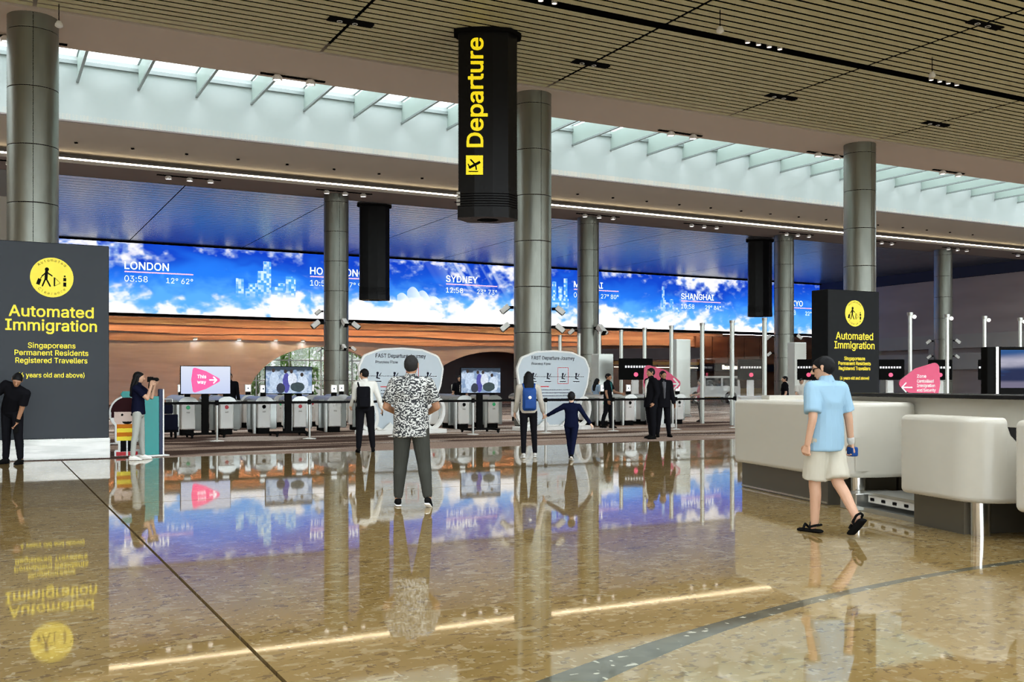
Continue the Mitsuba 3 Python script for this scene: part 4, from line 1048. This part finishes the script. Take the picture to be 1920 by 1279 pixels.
def shirt(f, mat, hem=.86, sleeve=.62, g=.016, seed=0, fold=.008, name='shirt', loose=.012, ln=.024):
    m = f.torso(g + loose * .2, hem)
    if hem < .95:
        m = m + f.upm(hull(ball((0, 0, hem - .02), (.155 * f.slim + g + loose, .112 * f.slim + g + loose, .05), 20), ball((0, -.004, 1.24), (.150 * f.slim + g, .104 * f.slim + g, .07), 20)).trim_by_plane((0, 0, 1), hem))
    for i in (0, 1): m = m + f.arm(i, g + (.006 if sleeve < 1 else .002), sleeve)
    return (name, m, mat, dict(fold=fold, seed=seed, len=ln, n=5))


def trousers(f, mat, upto=1.93, g=.014, seed=1, fold=.007, flare=.0, waist=.93, name='trousers'):
    m = hull(ball(f.hipc + [0, 0, .94], (.160 * f.slim + g, .112 * f.slim + g, .085), 20), ball(f.hipc + [0, 0, .86], (.150 * f.slim + g, .108 * f.slim + g, .06), 20)).trim_by_plane((0, 0, -1), -waist)
    for i in (0, 1): m = m + f.leg(i, g, upto, flare)
    return (name, m, mat, dict(fold=fold, seed=seed, len=.026, n=5))


def shoes(f, mat, sole, sandal=False):
    out = []
    for i in (0, 1):
        hp, kn, an, ang = f.legs[i]
        pitch = D(f.pitch[i]) if hasattr(f, 'pitch') else 0.
        side = (-1, 1)[i]
        out_a = rz(-side * D(8))
        def L(p):  # foot frame: heel under the ankle, toes forward, turned down by pitch
            return an + out_a @ rx(-pitch) @ np.asarray(p, float)
        b = hull(ball(L((0, -.045, -.035)), .034), ball(L((0, .06, -.045)), (.038, .04, .028)), ball(L((0, .145, -.058)), (.036, .03, .018)), ball(L((0, .0, -.005)), (.036, .04, .03)))
        so = hull(*[ball(L(p), (.036, .036, .012)) for p in ((0, -.05, -.073), (0, .06, -.073), (0, .15, -.073))])
        if sandal:
            so = hull(*[ball(L(p), (.042, .042, .018)) for p in ((0, -.05, -.068), (.004, .06, -.068), (0, .16, -.068))])
            st = [hull(ball(L((-.042, q, -.045)), .011), ball(L((0, q + .01, h)), .012)) + hull(ball(L((.042, q, -.045)), .011), ball(L((0, q + .01, h)), .012)) for q, h in ((.10, -.01), (.03, .012))]
            st.append(chain([(L((-.042, .03, -.03)), .011), (L((-.035, -.05, -.01)), .011), (L((0, -.075, -.005)), .011), (L((.035, -.05, -.01)), .011), (L((.042, .03, -.03)), .011)]))
            out.append(('sandal', so + Manifold.batch_boolean(st, mf_add), mat, dict(len=.02, n=2)))
        else:
            out.append(('shoe', b, mat, dict(len=.02, n=3)))
            out.append(('shoe_sole', so, sole, dict(len=.03, n=1)))
    return out


def hair(f, mat, style='short'):
    h = hull(ball((0, -.016, 1.605), (.082, .099, .103), 24), ball((0, .018, 1.603), (.074, .085, .093), 20))
    cutn = np.array([0, -.70, .714])
    h = h.trim_by_plane(tuple(cutn), float(cutn @ np.array([0, .042, 1.606 if style != 'bald' else 1.62])))
    m = f.hdm(h)
    if style == 'long':
        w = [f.hd((0, -.03, 1.62)), f.hd((0, -.062, 1.53)), f.up((0, -.10, 1.40)), f.up((0, -.125, 1.26))]
        m = m + Manifold.batch_boolean([hull(ball(a, ra), ball(b, rb)) for a, b, ra, rb in ((w[0], w[1], (.082, .075, .08), (.088, .062, .06)), (w[1], w[2], (.088, .062, .06), (.098, .05, .06)), (w[2], w[3], (.098, .05, .06), (.07, .035, .05)))], mf_add)
        for q in (-1, 1): m = m + chain([(f.hd((q * .072, .0, 1.60)), .024), (f.hd((q * .078, -.01, 1.50)), .026), (f.up((q * .085, -.05, 1.40)), .03)])
    return ('hair', m, mat, dict(len=.02, n=3, fold=.005, fs=40., seed=3))


def backpack(f, mat, badge=None, w=.14, h=.21, side=0., dz=0.):
    c = lambda x, y, z: f.up((x + side, y, z + dz))
    m = hull(*[ball(c(sx * (w - .04), -.155, z), (.042, .04, .05)) for sx in (-1, 1) for z in (1.36 - .03, 1.36 - 2 * h + .05)], ball(c(0, -.22, 1.02), (.08, .035, .06)), ball(c(0, -.20, 1.30), (.07, .03, .05)))
    o = [('backpack', m, mat, dict(len=.03, n=3, fold=.006))]
    pk = hull(*[ball(c(sx * (w - .06), -.255, z), (.03, .014, .03)) for sx in (-1, 1) for z in (1.0, 1.12)])
    o.append(('backpack_pocket', pk, mat, dict(len=.03, n=1)))
    for sx in (-1, 1):
        if side and sx * side < 0: continue
        o.append(('strap', chain([(c(sx * .10 - side * .3, -.13, 1.36), .017), (c(sx * .115 - side * .3, -.06, 1.455), .017), (c(sx * .115 - side * .3, .06, 1.43), .017), (c(sx * .125 - side * .3, .115, 1.25), .015), (c(sx * .15, .03, 1.05), .012)]), mat, dict(len=.03, n=2)))
    if badge: o.append(('badge', hull(ball(c(0, -.248, 1.19), (.034, .012, .034), 16)), badge, dict(len=.03, n=0)))
    return o


def patternfn(p, n, uv):
    a = mikit.noise(p.x * 75 + 6 * mikit.noise(p.z * 25, p.x * 15, 1), p.y * 75, p.z * 70)
    b = mikit.noise(p.x * 140, p.y * 140, p.z * 140 + 5)
    return mikit.mix((.035, .037, .04), (.50, .50, .48), mikit.smoothstep(.46, .56, a * .75 + b * .25))
for k, v in {'skin': pr((.50, .29, .19), .5), 'skin_tan': pr((.34, .17, .095), .5), 'skin_pale': pr((.58, .37, .26), .5), 'black_hair': pr((.004, .004, .005), .55, 0, .15), 'grey_hair': pr((.022, .021, .021), .7, 0, .1),
             'pattern_cloth': diffuse(patternfn), 'black_cloth': diffuse((.008, .008, .010)), 'navy_cloth': diffuse((.007, .008, .021)), 'jeans_grey': diffuse((.36, .37, .34)), 'white_cloth': diffuse((.72, .71, .66)),
             'olive_cloth': diffuse((.043, .044, .038)), 'blue_cloth': diffuse((.27, .42, .54)), 'beige_cloth': diffuse((.50, .47, .39)), 'bag_blue': pr((.010, .05, .21), .6, 0, .2), 'cream_cloth': diffuse((.46, .42, .36)), 'shirt_grey': diffuse((.10, .10, .11)),
             'blue_track': diffuse((.006, .008, .024)), 'pink_cloth': diffuse((.45, .10, .14)), 'skyblue_cloth': diffuse((.30, .42, .55))}.items():
    M[k] = v; scene['mat_' + k] = v

AZF, AZR, AZL, AZC = 62.3, -27.7, 152.3, 242.3          # away, right, left, towards the viewer
# man bending at the left board
f = Figure(1.76, lean=32, roll=-30, legs=((4, 6, 4), (-2, 5, 2)), arms=(((18, 4), 8), ((18, 22), (75, 30))), head=(24, -4)); f.curls = ((50,), (45,))
def o(f): return [shirt(f, 'black_cloth', .84, .75), trousers(f, 'black_cloth'), hair(f, 'black_hair')] + shoes(f, 'black', 'black') + [
    ('phone', hull(*[ball(f.arms[0][2] + [.0 + q * .03, .03, -.10 + z], .008, 8) for q in (-1, 1) for z in (-.07, .05)]), 'black', dict(len=.05, n=0)),
    ('watch', chain([(f.arms[0][2] + (f.arms[0][1] - f.arms[0][2]) * .10, .036), (f.arms[0][2] + (f.arms[0][1] - f.arms[0][2]) * .18, .037)]), 'black', dict(len=.05, n=0)),
    ('cup', hull(ball(f.arms[1][2] + [-.03, .08, .0], .034), ball(f.arms[1][2] + [-.03, .08, .07], .036)), 'whiteglossy', dict(len=.05, n=0))]
person('man in a black polo and black trousers bending before the left board', (.44, 19.6), AZC - 12, f, 'skin_tan', o)
# woman filming at the left
f = Figure(1.62, legs=((5, 4, 3), (-4, 4, 2)), arms=(((50, -8), (116, 8)), ((46, -4), (118, 12))), head=(0, 4), slim=.93); f.curls = ((55,), (55,))
def o(f):
    c = f.hd((0, .21, 1.57))
    return [shirt(f, 'navy_cloth', .88, .70, .012), trousers(f, 'jeans_grey', 1.95, .008), hair(f, 'black_hair', 'long')] + shoes(f, 'whiteglossy', 'white') + [
        ('camera', hull(*[ball(c + np.array([x, y, z]), .012, 8) for x in (-.055, .055) for y in (-.03, .04) for z in (-.04, .04)]), 'black', dict(len=.04, n=0)),
        ('camera_lens', chain([(c + np.array([0, .05, 0]), .034), (c + np.array([0, .13, 0]), .036)]), 'black', dict(len=.04, n=0)),
        ('camera_strap', chain([(c + np.array([.05, 0, .0]), .008), (c + np.array([.05, -.02, -.16]), .008), (c + np.array([.0, .03, -.24]), .008)]), 'black', dict(len=.04, n=0))]
person('woman in navy tee and grey jeans filming with a camera', (2.52, 19.6), AZR + 8, f, 'skin', o)
# man in white shirt with black backpack
f = Figure(1.71, turn=10, legs=((-4, 3, 2), (7, 5, 4)), arms=(((14, 6), 35), ((-4, 20), 22)), head=(35, 10)); f.curls = ((40,), (45,))
def o(f): return [shirt(f, 'white_cloth', .93, 1.9, .014), trousers(f, 'black_cloth', waist=1.0), hair(f, 'black_hair')] + shoes(f, 'black', 'black') + backpack(f, 'black_cloth', None, .14, .21, -.07, -.04) + [
    ('phone', hull(*[ball(f.arms[1][2] + [.02, .02 + q * .03, -.10 + z], .008, 8) for q in (-1, 1) for z in (-.05, .05)]), 'black', dict(len=.05, n=0))]
person('man in a white shirt and black trousers with a black backpack, seen from behind', (6.9, 19.6), AZF + 12, f, 'skin', o)
# man in patterned shirt
f = Figure(1.72, legs=((2, 4, 1), (-6, 7, 8)), arms=(((6, 22), (78, 30)), ((6, 22), (78, 30))), head=(-14, 2), slim=1.10, sway=0); f.curls = ((60,), (60,)); f.pitch = (0, 20)
def o(f): return [shirt(f, 'pattern_cloth', .78, .80, .018, loose=.022), trousers(f, 'olive_cloth', 1.90, .016), hair(f, 'grey_hair')] + shoes(f, 'black', 'white')
person('man in a black and white patterned shirt and olive trousers, from behind', (4.33, 10.72), AZF + 3, f, 'skin_tan', o)
# woman with blue backpack
f = Figure(1.63, legs=((-3, 1, 3), (4, 3, 2)), arms=(((10, 8), 18), ((-2, 14), 22)), head=(8, 4), slim=.92); f.curls = ((30,), (35,)); f.pitch = (6, 4)
def o(f): return [shirt(f, 'cream_cloth', .88, 1.85, .014), trousers(f, 'black_cloth', 1.95, .008), hair(f, 'black_hair', 'long')] + shoes(f, 'lightgrey', 'white') + backpack(f, 'bag_blue', 'white', .135, .215)
person('woman with long dark hair and a blue backpack, walking beside a boy', (9.15, 16.75), AZF + 6, f, 'skin', o)
# boy
f = Figure(1.24, turn=-4, legs=((20, -4, 10), (-14, -5, 22)), arms=(((8, 62), 12), ((-6, 34), (18, 0))), head=(-4, 0), slim=.98, hs=1.2); f.curls = ((20,), (30,)); f.pitch = (0, 22)
def o(f): return [shirt(f, 'blue_track', .84, 1.92, .014), trousers(f, 'blue_track', 1.95, .014), hair(f, 'black_hair')] + shoes(f, 'black', 'white')
person('small boy in a navy tracksuit reaching an arm towards the woman with backpack', (9.62, 15.95), AZF - 6, f, 'skin_pale', o)
# man with lanyard by the gates
f = Figure(1.73, legs=((6, 3, 4), (-6, 3, 10)), arms=(((24, 12), 52), ((4, 8), 14)), head=(-12, 6)); f.curls = ((30,), (30,))
def o(f): return [shirt(f, 'black_cloth', .86, .75), trousers(f, 'black_cloth'), hair(f, 'black_hair')] + shoes(f, 'black', 'black') + [
    ('lanyard', chain([(f.up((-.06, .09, 1.42)), .008), (f.up((0, .135, 1.15)), .008), (f.up((.06, .09, 1.42)), .008)]), 'teal', dict(len=.04, n=0)), ('pass_card', hull(*[ball(f.up((x, .14, z)), .006, 8) for x in (-.035, .035) for z in (1.04, 1.13)]), 'white', dict(len=.05, n=0))]
person('man in dark clothes with a lanyard, left of the suited men', (17.45, 26.7), AZR - 25, f, 'skin_tan', o)
# suited men
def suit(f, inner, tie=None):
    j = shirt(f, 'black_cloth', .76, 1.9, .022, name='jacket', loose=.02)
    return [j, trousers(f, 'black_cloth', 1.95, .016), hair(f, 'black_hair')] + shoes(f, 'black', 'black') + [('shirt_front', f.upm(hull(ball((-.035, .10, 1.40), .022), ball((.035, .10, 1.40), .022), ball((0, .128, 1.0), .022), ball((0, .142, 1.22), .028))), inner, dict(len=.03, n=1)),
        ('collar', chain([(f.up((-.05, .03, 1.455)), .016), (f.up((0, .072, 1.43)), .014), (f.up((.05, .03, 1.455)), .016), (f.up((0, -.06, 1.475)), .016), (f.up((-.05, .03, 1.455)), .016)]), inner, dict(len=.03, n=0))]
f = Figure(1.80, legs=((2, 5, 2), (-4, 4, 4)), arms=(((-10, 14), (38, 40)), ((-14, 10), (45, 50))), head=(5, 2), slim=1.05)
person('man in a black suit and white collar facing left', (15.02, 21.0), AZL + 20, f, 'skin_tan', lambda f: suit(f, 'white_cloth'))
f = Figure(1.74, legs=((0, 5, 2), (2, 4, 2)), arms=(((4, 10), 14), ((2, 10), 12)), head=(18, 0), slim=1.04)
person('man in a dark blazer over a grey shirt, before the pink arrow sign', (15.80, 21.55), AZC + 8, f, 'skin_tan', lambda f: suit(f, 'shirt_grey'))
# man in blue polo
f = Figure(1.66, lean=-2, turn=0, legs=((9, -3, 6), (-15, -5, 26)), arms=(((-14, 12), (26, 20)), ((-12, 12), 14)), head=(34, 12), slim=1.02); f.curls = ((60,), (50,)); f.pitch = (2, 42)
def o(f):
    s = shirt(f, 'blue_cloth', .80, .82, .022, loose=.03)
    w = f.arms[1][2]; d = f.arms[1][3]
    g = [('glasses', f.hdm(Manifold.batch_boolean([hull(ball((q * .02, .098, 1.595), .005, 8), ball((q * .062, .085, 1.595), .005, 8), ball((q * .04, .09, 1.572), .005, 8)) for q in (-1, 1)] + [chain([((q * .066, .08, 1.597), .004), ((q * .078, -.01, 1.60), .004)], 8) for q in (-1, 1)], mf_add)), 'black', dict(len=.04, n=0))]
    return [s, trousers(f, 'beige_cloth', .93, .020, 2, .012, .034, waist=.88, name='shorts'), hair(f, 'black_hair')] + shoes(f, 'black', 'black', True) + g + [
        ('collar', chain([(f.up((-.065, .0, 1.455)), .017), (f.up((-.03, .06, 1.44)), .015), (f.up((.03, .06, 1.44)), .015), (f.up((.065, .0, 1.455)), .017), (f.up((0, -.075, 1.465)), .018), (f.up((-.065, .0, 1.455)), .017)]), 'blue_cloth', dict(len=.03, n=1)),
        ('bracelet', chain([(w - d * .01, .036), (w - d * .035, .037)]), 'lightgrey', dict(len=.05, n=0)),
        ('compact_camera', hull(*[ball(w + d * .09 + np.array([x, y, z]), .010, 8) for x in (-.02, .035) for y in (-.03, .03) for z in (-.035, .035)]), 'bag_blue', dict(len=.05, n=0))]
person('young man in light blue polo, beige shorts and black sandals by the counter', (6.98, 6.98), AZF + 28, f, 'skin', o)
# people behind the gates
def plain(top, bottom='black_cloth', style='short', sl=.75): return lambda f: [shirt(f, top, .86, sl), trousers(f, bottom), hair(f, 'black_hair', style)] + shoes(f, 'black', 'black')
S0 = ((2, 4, 2), (-2, 4, 2)); A0 = (((6, 10), 20), ((6, 10), 20))
person('person in black pointing an arm to the right behind the arrow screen', (6.52, 30.6), AZC + 20, Figure(1.72, legs=S0, arms=(((10, 8), 20), ((20, 52), 10))), 'skin_tan', plain('black_cloth', sl=1.9))
person('person in dark clothes behind the gates right of the third screen', (14.15, 30.7), AZC, Figure(1.68, legs=S0, arms=A0), 'skin', plain('black_cloth'))
person('long-haired person in pale blue by the black kiosk display', (19.6, 30.75), AZR + 30, Figure(1.60, legs=S0, arms=A0, slim=.93, head=(0, 12)), 'skin', plain('skyblue_cloth', style='long'))
person('person in pink and black behind the gates right of the pink arrow sign', (23.4, 29.6), AZL, Figure(1.55, legs=S0, arms=(((20, 10), 60), ((10, 10), 40))), 'skin', plain('pink_cloth'))
person('person in black top behind the counter end, next to the tall pole', (24.15, 26.0), AZL, Figure(1.66, legs=S0, arms=A0), 'skin', plain('black_cloth', 'darknavy'))
person('person in a white top behind the counter end', (25.2, 26.3), AZC, Figure(1.58, legs=S0, arms=(((20, 12), 60), ((20, 12), 60))), 'skin_pale', plain('white_cloth', 'olive_cloth'))
person('person in a patterned top behind the counter end, before the back column', (25.6, 24.9), AZF, Figure(1.64, legs=S0, arms=A0), 'skin', plain('pattern_cloth', 'olive_cloth'))
person('person in a white shirt stooping, left of the pale green pillar', (26.3, 24.3), AZL, Figure(1.60, lean=25, legs=S0, arms=A0), 'skin_pale', plain('white_cloth'))
